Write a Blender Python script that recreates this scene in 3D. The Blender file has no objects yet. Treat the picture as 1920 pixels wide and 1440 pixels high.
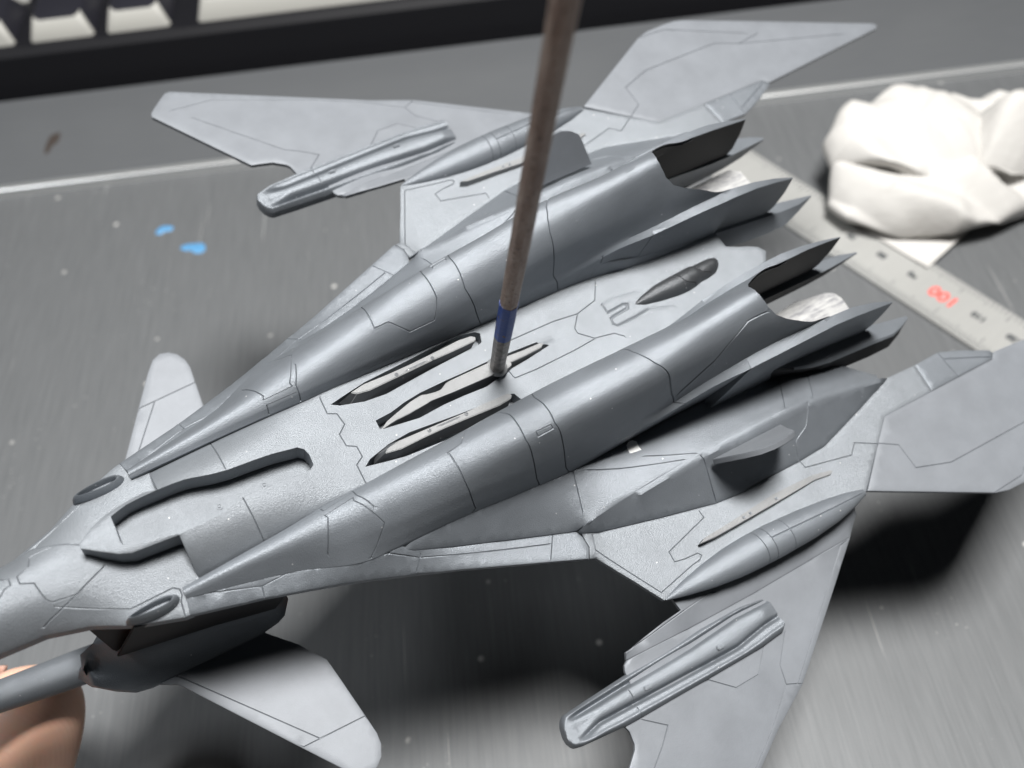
import bpy, bmesh, math, random
import numpy as np
from mathutils import Vector, Matrix
from mathutils.geometry import delaunay_2d_cdt
random.seed(7); np.random.seed(7)
scene = bpy.context.scene
COL = scene.collection

# ------------------------------------------------------------------ camera, world, lamp, exposure
# units: 1 blender unit = 1 cm ; the table top is z = 0
T_CAM = [[0.992505,0.122201,0.0],[-0.096295,0.782105,-0.615661],[-0.075234,0.611047,0.788011]]
cam_d = bpy.data.cameras.new('camera'); cam = bpy.data.objects.new('camera', cam_d); COL.objects.link(cam)
_m = Matrix(T_CAM).to_4x4(); _m.translation = Vector((0, 0, 15.0)); cam.matrix_world = _m
cam_d.sensor_width = 36.0; cam_d.lens = 33.75; cam_d.clip_start = 0.5; cam_d.clip_end = 2000
cam_d.dof.use_dof = True; cam_d.dof.focus_distance = 10.9; cam_d.dof.aperture_fstop = 0.23; cam_d.dof.aperture_blades = 0
scene.camera = cam
world = bpy.data.worlds.new('World'); scene.world = world; world.use_nodes = True
_bg = world.node_tree.nodes['Background']; _bg.inputs['Color'].default_value = (0.80, 0.90, 1.0, 1); _bg.inputs['Strength'].default_value = 0.018
def area(name, loc, target, sx, sy, power, color):
    l = bpy.data.lights.new(name, 'AREA'); l.shape = 'RECTANGLE'; l.size = sx; l.size_y = sy; l.energy = power; l.color = color
    o = bpy.data.objects.new(name, l); COL.objects.link(o); o.location = loc
    o.rotation_euler = (Vector(target)-Vector(loc)).to_track_quat('-Z', 'Y').to_euler()
    return o
area('desk_lamp', (5.0, 6.0, 46.0), (1, 10, 4), 10, 10, 46000, (1.0, 0.985, 0.96))
area('room_lamp', (-36.0, 12.0, 46.0), (-3, 9, 4), 14, 14, 9000, (0.95, 0.98, 1.0))
scene.view_settings.view_transform = 'Standard'; scene.view_settings.look = 'None'
scene.view_settings.exposure = 0.0; scene.view_settings.gamma = 1.0

# ------------------------------------------------------------------ materials
class NT:
    def __init__(s, name):
        s.m = bpy.data.materials.new(name); s.m.use_nodes = True; s.t = s.m.node_tree
        s.b = s.t.nodes['Principled BSDF']
    def n(s, typ, **kw):
        x = s.t.nodes.new(typ)
        for k, v in kw.items():
            if k.startswith('i_'):
                key = k[2:]; key = int(key) if key.isdigit() else key
                x.inputs[key].default_value = v
            else: setattr(x, k, v)
        return x
    def l(s, a, b): s.t.links.new(a, b)
    def coord(s, out='Object', scale=(1, 1, 1), rot=(0, 0, 0)):
        c = s.n('ShaderNodeTexCoord'); mp = s.n('ShaderNodeMapping'); mp.inputs['Scale'].default_value = scale; mp.inputs['Rotation'].default_value = rot
        s.l(c.outputs[out], mp.inputs['Vector']); return mp.outputs['Vector']
    def noise(s, v, scale, detail=3, rough=.5):
        x = s.n('ShaderNodeTexNoise'); x.inputs['Scale'].default_value = scale; x.inputs['Detail'].default_value = detail; x.inputs['Roughness'].default_value = rough
        s.l(v, x.inputs['Vector']); return x.outputs['Fac']
    def ramp(s, f, stops):
        r = s.n('ShaderNodeValToRGB'); e = r.color_ramp.elements
        while len(e) < len(stops): e.new(.5)
        for q, (p, c) in zip(e, stops): q.position = p; q.color = (*c, 1) if len(c) == 3 else c
        s.l(f, r.inputs['Fac']); return r.outputs['Color']
    def mix(s, f, a, b, blend='MIX'):
        x = s.n('ShaderNodeMix', data_type='RGBA', blend_type=blend)
        for sock, v in ((x.inputs['Factor'], f), (x.inputs[6], a), (x.inputs[7], b)):
            if hasattr(v, 'is_linked'): s.l(v, sock)
            else: sock.default_value = v if not isinstance(v, tuple) or len(v) == 4 else (*v, 1)
        return x.outputs[2]
    def bump(s, h, strength, dist, prev=None):
        x = s.n('ShaderNodeBump'); x.inputs['Strength'].default_value = strength; x.inputs['Distance'].default_value = dist
        s.l(h, x.inputs['Height'])
        if prev is not None: s.l(prev, x.inputs['Normal'])
        return x.outputs['Normal']
    def set(s, **kw):
        for k, v in kw.items():
            k = k.replace('_', ' ')
            if hasattr(v, 'is_linked'): s.l(v, s.b.inputs[k])
            else: s.b.inputs[k].default_value = (*v, 1) if isinstance(v, tuple) and len(v) == 3 and k != 'Subsurface Radius' else v
        return s

def primer(name, col, rough=.42, specks=True, grain=.05, metal=.42):
    t = NT(name); v = t.coord()
    big = t.noise(v, .09, 4, .6); fine = t.noise(v, 4.6, 2, .55)
    c = t.mix(t.ramp(big, [(.3, (0, 0, 0)), (.7, (1, 1, 1))]), tuple(x*.92 for x in col), tuple(x*1.07 for x in col))
    if specks:
        vo = t.n('ShaderNodeTexVoronoi'); vo.inputs['Scale'].default_value = .42; t.l(v, vo.inputs['Vector'])
        dot = t.ramp(vo.outputs['Distance'], [(0, (1, 1, 1)), (.055, (1, 1, 1)), (.075, (0, 0, 0))])
        sel = t.ramp(t.noise(v, .35, 2), [(.56, (0, 0, 0)), (.60, (1, 1, 1))])
        c = t.mix(t.mix(1.0, dot, sel, 'MULTIPLY'), c, (.72, .72, .72))
    r = t.n('ShaderNodeMapRange'); r.inputs['To Min'].default_value = rough-.05; r.inputs['To Max'].default_value = rough+.07
    t.l(fine, r.inputs['Value'])
    t.set(Base_Color=c, Roughness=r.outputs['Result'], Metallic=metal, Specular_IOR_Level=.5, Normal=t.bump(fine, .32, grain, t.bump(big, .03, .2)))
    return t.m
M = {}
M['primer'] = primer('grey_primer', (.178, .194, .214), .43, True, .03)
M['primer_rough'] = primer('grey_primer_rough', (.205, .221, .240), .46, True, .045)
M['primer_smooth'] = primer('grey_primer_sanded', (.178, .190, .208), .56, False, .008, .22)
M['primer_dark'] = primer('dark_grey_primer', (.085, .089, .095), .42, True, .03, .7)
M['primer_light'] = primer('pale_grey_primer', (.21, .214, .218), .5, False, .04)
t = NT('bare_metal_flap'); v = t.coord('Object', (.25, 1.2, 1)); n1 = t.noise(v, .8, 6, .65)
M['bare'] = t.set(Base_Color=t.ramp(n1, [(.3, (.30, .30, .33)), (.5, (.62, .62, .62)), (.7, (.8, .8, .78))]), Roughness=.36, Metallic=.55).m
t = NT('white_plastic'); M['white'] = t.set(Base_Color=(.92, .92, .91), Roughness=.35).m
t = NT('painted_shade_black'); M['painted_shade'] = t.set(Base_Color=(.012, .0125, .014), Roughness=.6, Specular_IOR_Level=.2).m  # near-black colour standing in for shade inside nozzles and intake

t = NT('brushed_steel')
v = t.coord('Object', (6.5, .22, 1), (0, 0, .06)); v2 = t.coord('Object', (1, 1, 1))
s1 = t.noise(v, 3.0, 6, .7); s2 = t.noise(v2, .16, 3, .5); s3 = t.noise(v2, 5.0, 3, .6)
c = t.mix(t.ramp(s1, [(.3, (0, 0, 0)), (.72, (1, 1, 1))]), (.108, .113, .117), (.150, .155, .160))
vo = t.n('ShaderNodeTexVoronoi'); vo.inputs['Scale'].default_value = 1.5; t.l(v2, vo.inputs['Vector'])
dot = t.ramp(vo.outputs['Distance'], [(0, (1, 1, 1)), (.05, (1, 1, 1)), (.10, (0, 0, 0))])
sel = t.ramp(t.noise(v2, .9, 2), [(.50, (0, 0, 0)), (.58, (1, 1, 1))])
c = t.mix(t.mix(1.0, dot, sel, 'MULTIPLY'), c, (.55, .54, .52))
vo2 = t.n('ShaderNodeTexVoronoi'); vo2.inputs['Scale'].default_value = 7.0; t.l(v2, vo2.inputs['Vector'])
dot2 = t.ramp(vo2.outputs['Distance'], [(0, (1, 1, 1)), (.06, (1, 1, 1)), (.13, (0, 0, 0))])
sel2 = t.ramp(t.noise(v2, .55, 2), [(.56, (0, 0, 0)), (.72, (.8, .8, .8))])
c = t.mix(t.mix(1.0, dot2, sel2, 'MULTIPLY'), c, (.48, .48, .47))
# long thin scratches in a few directions
for k, (rot, thr) in enumerate(((.35, .76), (-.75, .77), (.1, .765))):
    vs = t.coord('Object', (9, .12, 1), (0, 0, rot))
    c = t.mix(t.ramp(t.noise(vs, 1.6, 2, .4), [(thr, (0, 0, 0)), (thr+.02, (.55, .55, .55))]), c, (.5, .5, .49))
r = t.n('ShaderNodeMapRange'); r.inputs['To Min'].default_value = .50; r.inputs['To Max'].default_value = .62; t.l(s2, r.inputs['Value'])
M['steel'] = t.set(Base_Color=c, Metallic=.22, Specular_IOR_Level=.4, Roughness=r.outputs['Result'], Normal=t.bump(s1, .12, .02)).m
t = NT('plate_steel'); v = t.coord('Object', (.3, 6, 1)); s1 = t.noise(v, 3, 5, .7)
M['plate'] = t.set(Base_Color=t.mix(s1, (.115, .121, .128), (.15, .156, .163)), Metallic=.25, Roughness=.36, Normal=t.bump(s1, .06, .01)).m
t = NT('plate_edge'); M['plate_edge'] = t.set(Base_Color=(.62, .63, .63), Metallic=.6, Roughness=.3).m
t = NT('black_case'); v = t.coord(); M['case'] = t.set(Base_Color=(.006, .006, .008), Roughness=.55, Specular_IOR_Level=.25).m
t = NT('key_side'); M['key_side'] = t.set(Base_Color=(.36, .355, .33), Roughness=.5).m
t = NT('key_top'); M['key_top'] = t.set(Base_Color=(.018, .018, .024), Roughness=.42).m
t = NT('key_legend'); M['legend'] = t.set(Base_Color=(.5, .46, .47), Roughness=.5).m
t = NT('ruler_steel'); v = t.coord('Object', (12, .5, 1)); s1 = t.noise(v, 2, 4, .6)
M['ruler'] = t.set(Base_Color=t.mix(s1, (.34, .34, .33), (.41, .41, .395)), Metallic=.2, Roughness=.42).m
t = NT('red_ink'); M['red'] = t.set(Base_Color=(.78, .10, .08), Roughness=.5).m
t = NT('black_ink'); M['ink'] = t.set(Base_Color=(.05, .055, .06), Roughness=.5).m
t = NT('tissue_paper'); v = t.coord(); s1 = t.noise(v, 1.6, 4, .55)
M['tissue'] = t.set(Base_Color=(.50, .488, .468), Roughness=.9, Subsurface_Weight=.0, Normal=t.bump(s1, .25, .15)).m
t = NT('blue_paint'); M['blue_spot'] = t.set(Base_Color=(.09, .26, .47), Roughness=.4).m
t = NT('brown_streak'); M['dark_streak'] = t.set(Base_Color=(.045, .035, .03), Roughness=.6).m
t = NT('rusted_rod'); v = t.coord('Object', (1, 1, .25)); n1 = t.noise(v, 9, 5, .65); n2 = t.noise(t.coord('Object', (1, 1, 1)), 22, 3, .6)
c = t.mix(t.ramp(n1, [(.35, (0, 0, 0)), (.7, (1, 1, 1))]), (.25, .165, .125), (.44, .34, .28))
c = t.mix(t.ramp(n2, [(.58, (0, 0, 0)), (.7, (1, 1, 1))]), c, (.085, .055, .045))
M['rust'] = t.set(Base_Color=c, Metallic=.25, Roughness=.45, Normal=t.bump(n2, .7, .03, t.bump(n1, .5, .05))).m
t = NT('blue_band_paint'); v = t.coord(); n1 = t.noise(v, 12, 4, .6)
M['band'] = t.set(Base_Color=t.mix(t.ramp(n1, [(.62, (0, 0, 0)), (.66, (1, 1, 1))]), (.012, .06, .30), (.12, .08, .06)), Roughness=.45, Normal=t.bump(n1, .3, .03)).m
t = NT('worn_tip_metal'); v = t.coord(); n1 = t.noise(v, 10, 5, .7)
M['tip'] = t.set(Base_Color=t.ramp(n1, [(.3, (.10, .09, .085)), (.5, (.20, .185, .175)), (.7, (.32, .29, .27))]), Metallic=.5, Roughness=.42, Normal=t.bump(n1, .5, .04)).m
t = NT('skin'); v = t.coord()
wv = t.n('ShaderNodeTexWave', wave_type='RINGS', rings_direction='SPHERICAL'); wv.inputs['Scale'].default_value = 5.2; wv.inputs['Distortion'].default_value = 2.2; wv.inputs['Detail'].default_value = 1.0; wv.inputs['Detail Scale'].default_value = .7
vw = t.n('ShaderNodeVectorMath', operation='SUBTRACT'); t.l(v, vw.inputs[0]); vw.inputs[1].default_value = [-7.122,4.327,2.899]; t.l(vw.outputs[0], wv.inputs['Vector'])
n1 = t.noise(v, 1.6, 4, .6)
c = t.mix(n1, (.74, .42, .30), (.84, .55, .42))
M['skin'] = t.set(Base_Color=c, Roughness=.45, Subsurface_Weight=.35, Subsurface_Radius=(.35, .12, .06), Normal=t.bump(wv.outputs['Fac'], .16, .008)).m
t = NT('nail'); M['nail'] = t.set(Base_Color=(.66, .42, .34), Roughness=.3, Subsurface_Weight=.2, Subsurface_Radius=(.2, .08, .05)).m

# ------------------------------------------------------------------ helpers
def tag(o, label=None, cat=None, group=None, kind=None):
    for k, v in (('label', label), ('category', cat), ('group', group), ('kind', kind)):
        if v: o[k] = v
    return o
def empty(name, label, cat, mat4=None, group=None):
    o = bpy.data.objects.new(name, None); COL.objects.link(o); o.empty_display_size = .5
    if mat4 is not None: o.matrix_world = mat4
    return tag(o, label, cat, group)
def mesh_obj(name, V, F, mats, parent=None, mi=None, smooth=35):
    me = bpy.data.meshes.new(name); me.from_pydata([tuple(map(float, p)) for p in V], [], [tuple(int(i) for i in f) for f in F])
    for m in (mats if isinstance(mats, (list, tuple)) else [mats]): me.materials.append(m)
    if mi is not None: me.polygons.foreach_set('material_index', np.asarray(mi, np.int32))
    me.validate()
    if smooth: 
        me.shade_smooth(); me.set_sharp_from_angle(angle=math.radians(smooth))
    me.update()
    o = bpy.data.objects.new(name, me); COL.objects.link(o)
    if parent: o.parent = parent
    return o
def bm_obj(name, bm, mats, parent=None, smooth=35):
    me = bpy.data.meshes.new(name); bmesh.ops.recalc_face_normals(bm, faces=bm.faces); bm.to_mesh(me); bm.free()
    for m in (mats if isinstance(mats, (list, tuple)) else [mats]): me.materials.append(m)
    if smooth: me.shade_smooth(); me.set_sharp_from_angle(angle=math.radians(smooth))
    o = bpy.data.objects.new(name, me); COL.objects.link(o)
    if parent: o.parent = parent
    return o
def seg_dist(P, A, B):
    """min distance of points P (n,2) to segments A-B (m,2)"""
    out = np.full(len(P), 1e9)
    if len(A) == 0: return out
    for k in range(0, len(P), 2000):
        p = P[k:k+2000, None, :]; d = (B-A)[None]; L = np.maximum((d**2).sum(-1), 1e-12)
        t = np.clip(((p-A[None])*d).sum(-1)/L, 0, 1)
        out[k:k+2000] = np.sqrt((((A[None]+d*t[..., None])-p)**2).sum(-1)).min(1)
    return out
def in_poly(P, poly):
    x, y = P[:, 0], P[:, 1]; c = np.zeros(len(P), bool); n = len(poly)
    for i in range(n):
        x0, y0 = poly[i]; x1, y1 = poly[(i+1) % n]
        if y0 == y1: continue
        k = ((y0 > y) != (y1 > y)) & (x < (x1-x0)*(y-y0)/(y1-y0)+x0); c ^= k
    return c
def resample(pl, sp, closed=False):
    pl = [np.asarray(p, float) for p in pl]; out = []
    n = len(pl)
    for i in range(n if closed else n-1):
        a, b = pl[i], pl[(i+1) % n]; L = np.linalg.norm((b-a)[:2]); k = max(1, int(math.ceil(L/sp)))
        for j in range(k): out.append(a+(b-a)*j/k)
    if not closed: out.append(pl[-1])
    return np.array(out)
def offset(pl, d, closed=False):
    """2D polyline moved sideways by d (to its left)"""
    P = np.asarray(pl, float)[:, :2]; n = len(P); T = []
    for i in range(n):
        a = P[i-1] if (i > 0 or closed) else None; b = P[(i+1) % n] if (i < n-1 or closed) else None
        t1 = (P[i]-a) if a is not None else None; t2 = (b-P[i]) if b is not None else None
        t1 = t1/max(np.linalg.norm(t1), 1e-9) if t1 is not None else None
        t2 = t2/max(np.linalg.norm(t2), 1e-9) if t2 is not None else None
        if t1 is None: t1 = t2
        if t2 is None: t2 = t1
        n1 = np.array([-t1[1], t1[0]]); n2 = np.array([-t2[1], t2[0]]); m = n1+n2; q = m@n1
        m = m/max(q, .5) if np.linalg.norm(m) > 1e-6 else n1
        T.append(P[i]+m*d)
    return np.array(T)
def area2(p):
    p = np.asarray(p, float); return .5*np.sum(p[:, 0]*np.roll(p[:, 1], -1)-np.roll(p[:, 0], -1)*p[:, 1])
def patch(outline, S=None, creases=(), grooves=(), sp=1.6, gw=.17, gd=.3, rim=(.3, .14), skirt=2.0, holes=(), scale=(1., 1.), cap=0., wide=(), bumps=None):
    """A skin over the closed outline: constrained Delaunay, engraved grooves, softened rim, skirt walls down.
    outline/creases: (x, w, z) rows (z used when S is None: harmonic fill); grooves: 2D rows."""
    sc = np.array(scale)
    O = np.array([list(p)+[0]*(3-len(p)) for p in outline], float); O[:, :2] *= sc
    if area2(O) < 0: O = O[::-1]
    Or = resample(O, sp, True)
    V, Z, fixed, E = [], [], [], []
    def add(poly, closed, fix):
        b = len(V)
        for p in poly: V.append(p[:2]); Z.append(p[2] if len(p) > 2 else 0.); fixed.append(fix)
        n = len(poly)
        for i in range(n if closed else n-1): E.append((b+i, b+(i+1) % n))
    add(Or, True, True)
    H = []
    for h in holes:
        h = np.array([list(p)[:2] for p in h], float)*sc; H.append(h); add(resample(h, sp, True), True, False)
    for c in creases:
        c = np.array([list(p) for p in c], float); c[:, :2] *= sc; add(resample(c, sp), False, True)
    G = []
    for gi, g in enumerate(list(grooves)+[w[0] for w in wide]):
        w_ = gw if gi < len(grooves) else wide[gi-len(grooves)][1]
        d_ = gd if gi < len(grooves) else wide[gi-len(grooves)][2]
        g = np.array([list(p)[:2] for p in g], float)*sc
        gr = resample(g, sp)
        G.append((gr[:-1], gr[1:], w_, d_))
        add(gr, False, False)
        for s_ in (1, -1): add(offset(gr, s_*w_), False, False)
    if rim:
        R = offset(Or, rim[0], True); k = seg_dist(R, Or[:, :2], np.roll(Or[:, :2], -1, 0)) > rim[0]*.85
        run = []
        for p, ok in zip(R, k):
            if ok: run.append(p)
            else:
                if len(run) > 1: add(np.array(run), False, False)
                run = []
        if len(run) > 1: add(np.array(run), False, False)
    Va = np.array(V); Ea = np.array(E)
    lo, hi = Or[:, :2].min(0), Or[:, :2].max(0)
    gx = np.arange(lo[0], hi[0], sp); gy = np.arange(lo[1], hi[1], sp*.87)
    X, Y = np.meshgrid(gx, gy); X = X+(np.arange(len(gy))[:, None] % 2)*sp*.5
    Q = np.stack([X.ravel(), Y.ravel()], 1); Q += (np.random.rand(*Q.shape)-.5)*sp*.12
    Q = Q[in_poly(Q, Or[:, :2])]
    if len(Q): Q = Q[seg_dist(Q, Va[Ea[:, 0]], Va[Ea[:, 1]]) > sp*.38]
    n0 = len(Va); Va = np.vstack([Va, Q]) if len(Q) else Va
    Zin = np.array(Z+[0.]*len(Q)); Fx = np.array(fixed+[False]*len(Q))
    vs, es, fs, ov, oe, of = delaunay_2d_cdt([Vector(p) for p in Va], [tuple(map(int, e)) for e in E], [], 0, 1e-5)
    P = np.array([(v.x, v.y) for v in vs]); T = np.array(fs, int)
    z = np.zeros(len(P)); fx = np.zeros(len(P), bool)
    for i, o in enumerate(ov):
        for j in o:
            if Fx[j]: z[i] = Zin[j]; fx[i] = True; break
    cen = P[T].mean(1); ok = in_poly(cen, Or[:, :2])
    for h in H: ok &= ~in_poly(cen, h)
    a = P[T]; ar = (a[:, 1, 0]-a[:, 0, 0])*(a[:, 2, 1]-a[:, 0, 1])-(a[:, 2, 0]-a[:, 0, 0])*(a[:, 1, 1]-a[:, 0, 1])
    T[ar < 0] = T[ar < 0][:, ::-1]
    T = T[ok & (np.abs(ar) > 1e-7)]
    used = np.unique(T); mp = -np.ones(len(P), int); mp[used] = np.arange(len(used)); T = mp[T]; P = P[used]; z = z[used]; fx = fx[used]
    if S is not None: X3 = S(P/sc)
    else:
        e = np.vstack([T[:, [0, 1]], T[:, [1, 2]], T[:, [2, 0]]]); e = np.unique(np.sort(e, 1), axis=0)
        w = 1/np.maximum(np.linalg.norm(P[e[:, 0]]-P[e[:, 1]], axis=1), .05)
        z[~fx] = z[fx].mean() if fx.any() else 0
        fp = P[fx]; fz = z[fx]; free = np.where(~fx)[0]
        for k in range(0, len(free), 1500):
            f_ = free[k:k+1500]; d = ((P[f_][:, None]-fp[None])**2).sum(-1); ww = 1/(d**1.5+1e-3); z[f_] = (ww*fz).sum(1)/ww.sum(1)
        W = np.zeros(len(P)); np.add.at(W, e[:, 0], w); np.add.at(W, e[:, 1], w)
        for it in range(260):
            s_ = np.zeros(len(P)); np.add.at(s_, e[:, 0], w*z[e[:, 1]]); np.add.at(s_, e[:, 1], w*z[e[:, 0]])
            z[~fx] = (s_/W)[~fx]
        X3 = np.concatenate([P/sc, z[:, None]], 1)
    if bumps is not None: X3[:, 2] += bumps(X3[:, 0], X3[:, 1])
    fn = np.cross(X3[T[:, 1]]-X3[T[:, 0]], X3[T[:, 2]]-X3[T[:, 0]]); vn = np.zeros_like(X3)
    for k in range(3): np.add.at(vn, T[:, k], fn)
    vn /= np.maximum(np.linalg.norm(vn, axis=1), 1e-9)[:, None]
    dn = np.zeros(len(P))
    for A, B, w_, d_ in G: dn = np.maximum(dn, d_*np.clip(1-seg_dist(P, A, B)/(w_*.98), 0, 1))
    if rim: 
        ro = rim[1]*np.clip(1-seg_dist(P, Or[:, :2], np.roll(Or[:, :2], -1, 0))/rim[0], 0, 1)**1.3
        dn = np.maximum(dn, ro)
    X3 = X3-vn*dn[:, None]
    V3 = list(map(tuple, X3)); F3 = [tuple(t) for t in T]
    if skirt:
        ed = {}
        for t_ in T:
            for i in range(3):
                a_, b_ = int(t_[i]), int(t_[(i+1) % 3]); ed[(a_, b_)] = 1
        bd = [(a_, b_) for (a_, b_) in ed if (b_, a_) not in ed]; low = {}
        for a_, b_ in bd:
            for q in (a_, b_):
                if q not in low: low[q] = len(V3); p = V3[q]; V3.append((p[0], p[1], p[2]-skirt))
        for a_, b_ in bd: F3.append((b_, a_, low[a_], low[b_]))
        if cap:   # underside
            base = len(V3)
            V3 += [(p[0], p[1], p[2]-skirt) for p in X3]; F3 += [(t_[2]+base, t_[1]+base, t_[0]+base) for t_ in T]
    return np.array(V3), F3
def sided(V, F, side):
    V = np.array(V, float)
    if side < 0: V = V*np.array([1, -1, 1]); F = [tuple(reversed(f)) for f in F]
    return V, F
def merge(*parts):
    V = []; F = []
    for v, f in parts:
        b = len(V); V += [tuple(p) for p in v]; F += [tuple(i+b for i in q) for q in f]
    return V, F
def prism(top, low, cap_low=False):
    n = len(top); V = [tuple(p) for p in top]+[tuple(p) for p in low]
    F = [tuple(range(n))]+[(i, n+i, n+(i+1) % n, (i+1) % n) for i in range(n)]
    if cap_low: F.append(tuple(range(2*n-1, n-1, -1)))
    return V, F
def ccw(poly):
    return list(poly) if area2([p[:2] for p in poly]) > 0 else list(poly)[::-1]
def prism_obj(name, top, low, mat, parent, bevel=.12, side=1, seg=2):
    """closed prism between two rings (x, w, z), edges bevelled"""
    bm = bmesh.new(); n = len(top)
    a = [bm.verts.new((p[0], p[1]*side, p[2])) for p in top]; b = [bm.verts.new((p[0], p[1]*side, p[2])) for p in low]
    bm.faces.new(a); bm.faces.new(b[::-1])
    for i in range(n): bm.faces.new((a[i], b[i], b[(i+1) % n], a[(i+1) % n]))
    bmesh.ops.recalc_face_normals(bm, faces=bm.faces)
    if bevel:
        ed = [e for e in bm.edges if len(e.link_faces) == 2 and e.calc_face_angle(0) > .35]
        bmesh.ops.bevel(bm, geom=ed, offset=bevel, segments=seg, affect='EDGES', clamp_overlap=True)
    return bm_obj(name, bm, mat, parent, 40)
def shrink(poly, d):
    P = ccw(poly); Q = offset([p[:2] for p in P], d, True); return [(q[0], q[1], p[2]) for q, p in zip(Q, P)]
def loft(rings, closed=False, caps=False):
    V = []; F = []; n = len(rings[0])
    for r in rings: V += [tuple(p) for p in r]
    m = n if closed else n-1
    for i in range(len(rings)-1):
        for j in range(m):
            a = i*n+j; b = i*n+(j+1) % n; F.append((a, b, b+n, a+n))
    if caps: F.append(tuple(range(n-1, -1, -1))); F.append(tuple(range((len(rings)-1)*n, len(rings)*n)))
    return V, F
def disc(c, r, z0, z1, n=14):
    top = [(c[0]+r*math.cos(2*math.pi*i/n), c[1]+r*math.sin(2*math.pi*i/n), z1) for i in range(n)]
    low = [(p[0], p[1], z0) for p in top]; return top, low
def ring(c, r0, r1, z0, z1, n=16):
    prof = [(r0, z0), (r0, z1), (r1, z1), (r1, z0)]
    rs = [[(c[0]+r*math.cos(2*math.pi*i/n), c[1]+r*math.sin(2*math.pi*i/n), z) for r, z in prof] for i in range(n+1)]
    return loft(rs)

#<MATH>
import numpy as np
# nacelle cross sections: x -> nine (w, z) knots from the inner base over the crown to the outer base
NAC = [
 (-48, [14.5,14.8,15.1,15.3,15.6,16.0,16.4,16.7,17.0], [-5.5,-5.2,-5.0,-4.8,-4.7,-4.8,-5.0,-5.4,-5.8]),
 (-25, [13.8,14.3,14.8,15.8,17.0,18.4,19.8,21.2,22.4], [-2.2,-1.6,-1.0,-0.4,-0.2,-1.0,-2.8,-4.8,-6.5]),
 (-8,  [13.0,13.4,13.9,15.6,18.0,21.0,24.1,26.6,28.5], [0.0,1.2,2.4,3.8,4.4,3.4,0.8,-2.4,-5.0]),
 (16,  [12.8,12.9,13.3,15.5,19.5,24.3,27.4,29.0,29.9], [0.0,2.5,5.0,9.5,12.0,10.5,6.0,1.0,-3.2]),
 (31,  [12.8,12.8,13.2,15.2,20.0,25.6,29.1,30.4,31.0], [0.0,3.0,7.0,13.0,16.4,15.1,7.0,0.5,-3.6]),
 (45,  [12.8,12.8,13.1,15.2,20.5,26.3,29.9,31.3,31.9], [0.0,4.0,8.5,15.3,19.8,18.3,8.0,-.5,-4.6]),
 (70,  [12.9,13.3,14.2,15.9,21.5,27.6,31.0,32.3,31.0], [0.0,5.2,7.6,19.2,25.8,23.0,6.6,5.0,-7.0]),
 (85,  [12.0,12.8,13.9,16.2,21.5,27.3,30.8,32.6,30.5], [-2.5,10.0,11.2,20.5,28.8,24.5,11.2,10.0,-8.0]),
 (97,  [11.0,11.3,13.0,16.6,21.7,27.6,30.8,33.6,30.6], [-5.0,13.2,14.2,24.5,31.8,26.5,14.2,13.2,-8.2]),
 (110, [10.4,10.5,12.7,14.6,21.8,30.0,31.4,34.3,31.4], [-6.0,16.2,16.9,23.6,31.0,23.6,16.9,16.2,-8.0]),
 (123, [10.1,10.2,12.7,13.3,21.8,31.5,32.1,34.6,33.0], [-6.0,17.3,18.1,19.4,29.0,19.4,18.1,17.3,-8.0]),
]
_NX = np.array([a[0] for a in NAC], float)
_NW = np.array([a[1] for a in NAC]); _NZ = np.array([a[2] for a in NAC])
def _pchip(xk, yk, x):
    """shape-preserving cubic through knots xk (n), yk (n,m), at x (k) -> (k,m)"""
    h = np.diff(xk); d = np.diff(yk, axis=0)/h[:, None]
    m = np.zeros_like(yk)
    m[0] = d[0]; m[-1] = d[-1]
    s = d[:-1]*d[1:]
    w1 = (2*h[1:]+h[:-1])[:, None]; w2 = (h[1:]+2*h[:-1])[:, None]
    with np.errstate(all='ignore'):
        hm = (w1+w2)/(w1/d[:-1]+w2/d[1:])
    m[1:-1] = np.where(s > 0, hm, 0)
    i = np.clip(np.searchsorted(xk, x)-1, 0, len(xk)-2)
    t = ((x-xk[i])/h[i])[:, None]; H = h[i][:, None]
    return (yk[i]*(2*t**3-3*t**2+1)+yk[i+1]*(3*t**2-2*t**3)+H*m[i]*(t**3-2*t**2+t)+H*m[i+1]*(t**3-t**2))
def _cat(y, t):
    """Catmull-Rom across 9 knots; y (k,9), t (k) in 0..8"""
    n = y.shape[1]
    i = np.clip(np.floor(t).astype(int), 0, n-2); f = t-i
    r = np.arange(len(t))
    p0 = y[r, np.maximum(i-1, 0)]; p1 = y[r, i]; p2 = y[r, i+1]; p3 = y[r, np.minimum(i+2, n-1)]
    a = .5*(2*p1+(p2-p0)*f+(2*p0-5*p1+4*p2-p3)*f*f+(3*p1-p0-3*p2+p3)*f**3)
    lin = p1+(p2-p1)*f
    k = np.where((i <= 1) | (i >= 6), 0.0, 1.0)   # walls and ledges stay straight and crisp
    k = np.where((i == 2) | (i == 5), .8, k)
    return a*k+lin*(1-k)
def nacelle_pt(s, t):
    s = np.asarray(s, float); t = np.asarray(t, float)
    W = _cat(_pchip(_NX, _NW, s), t); Z = _cat(_pchip(_NX, _NZ, s), t)
    return np.stack([s, W, Z], -1)
def hump_z(x, w):
    x = np.asarray(x, float); w = np.abs(np.asarray(w, float))
    ze = np.interp(x, [-75, -44, -25, -12, 3, 200], [-8.5, -5.0, -2.7, -1.0, 0, 0])
    zc = np.interp(x, [-75, -48, -44, -20, -2, 8, 200], [1.5, 3.6, 3.8, 2.8, .6, 0, 0])
    r = np.clip(w/13.5, 0, 1.15)
    return ze+(zc-ze)*(1-r**2.6)
#</MATH>


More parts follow.
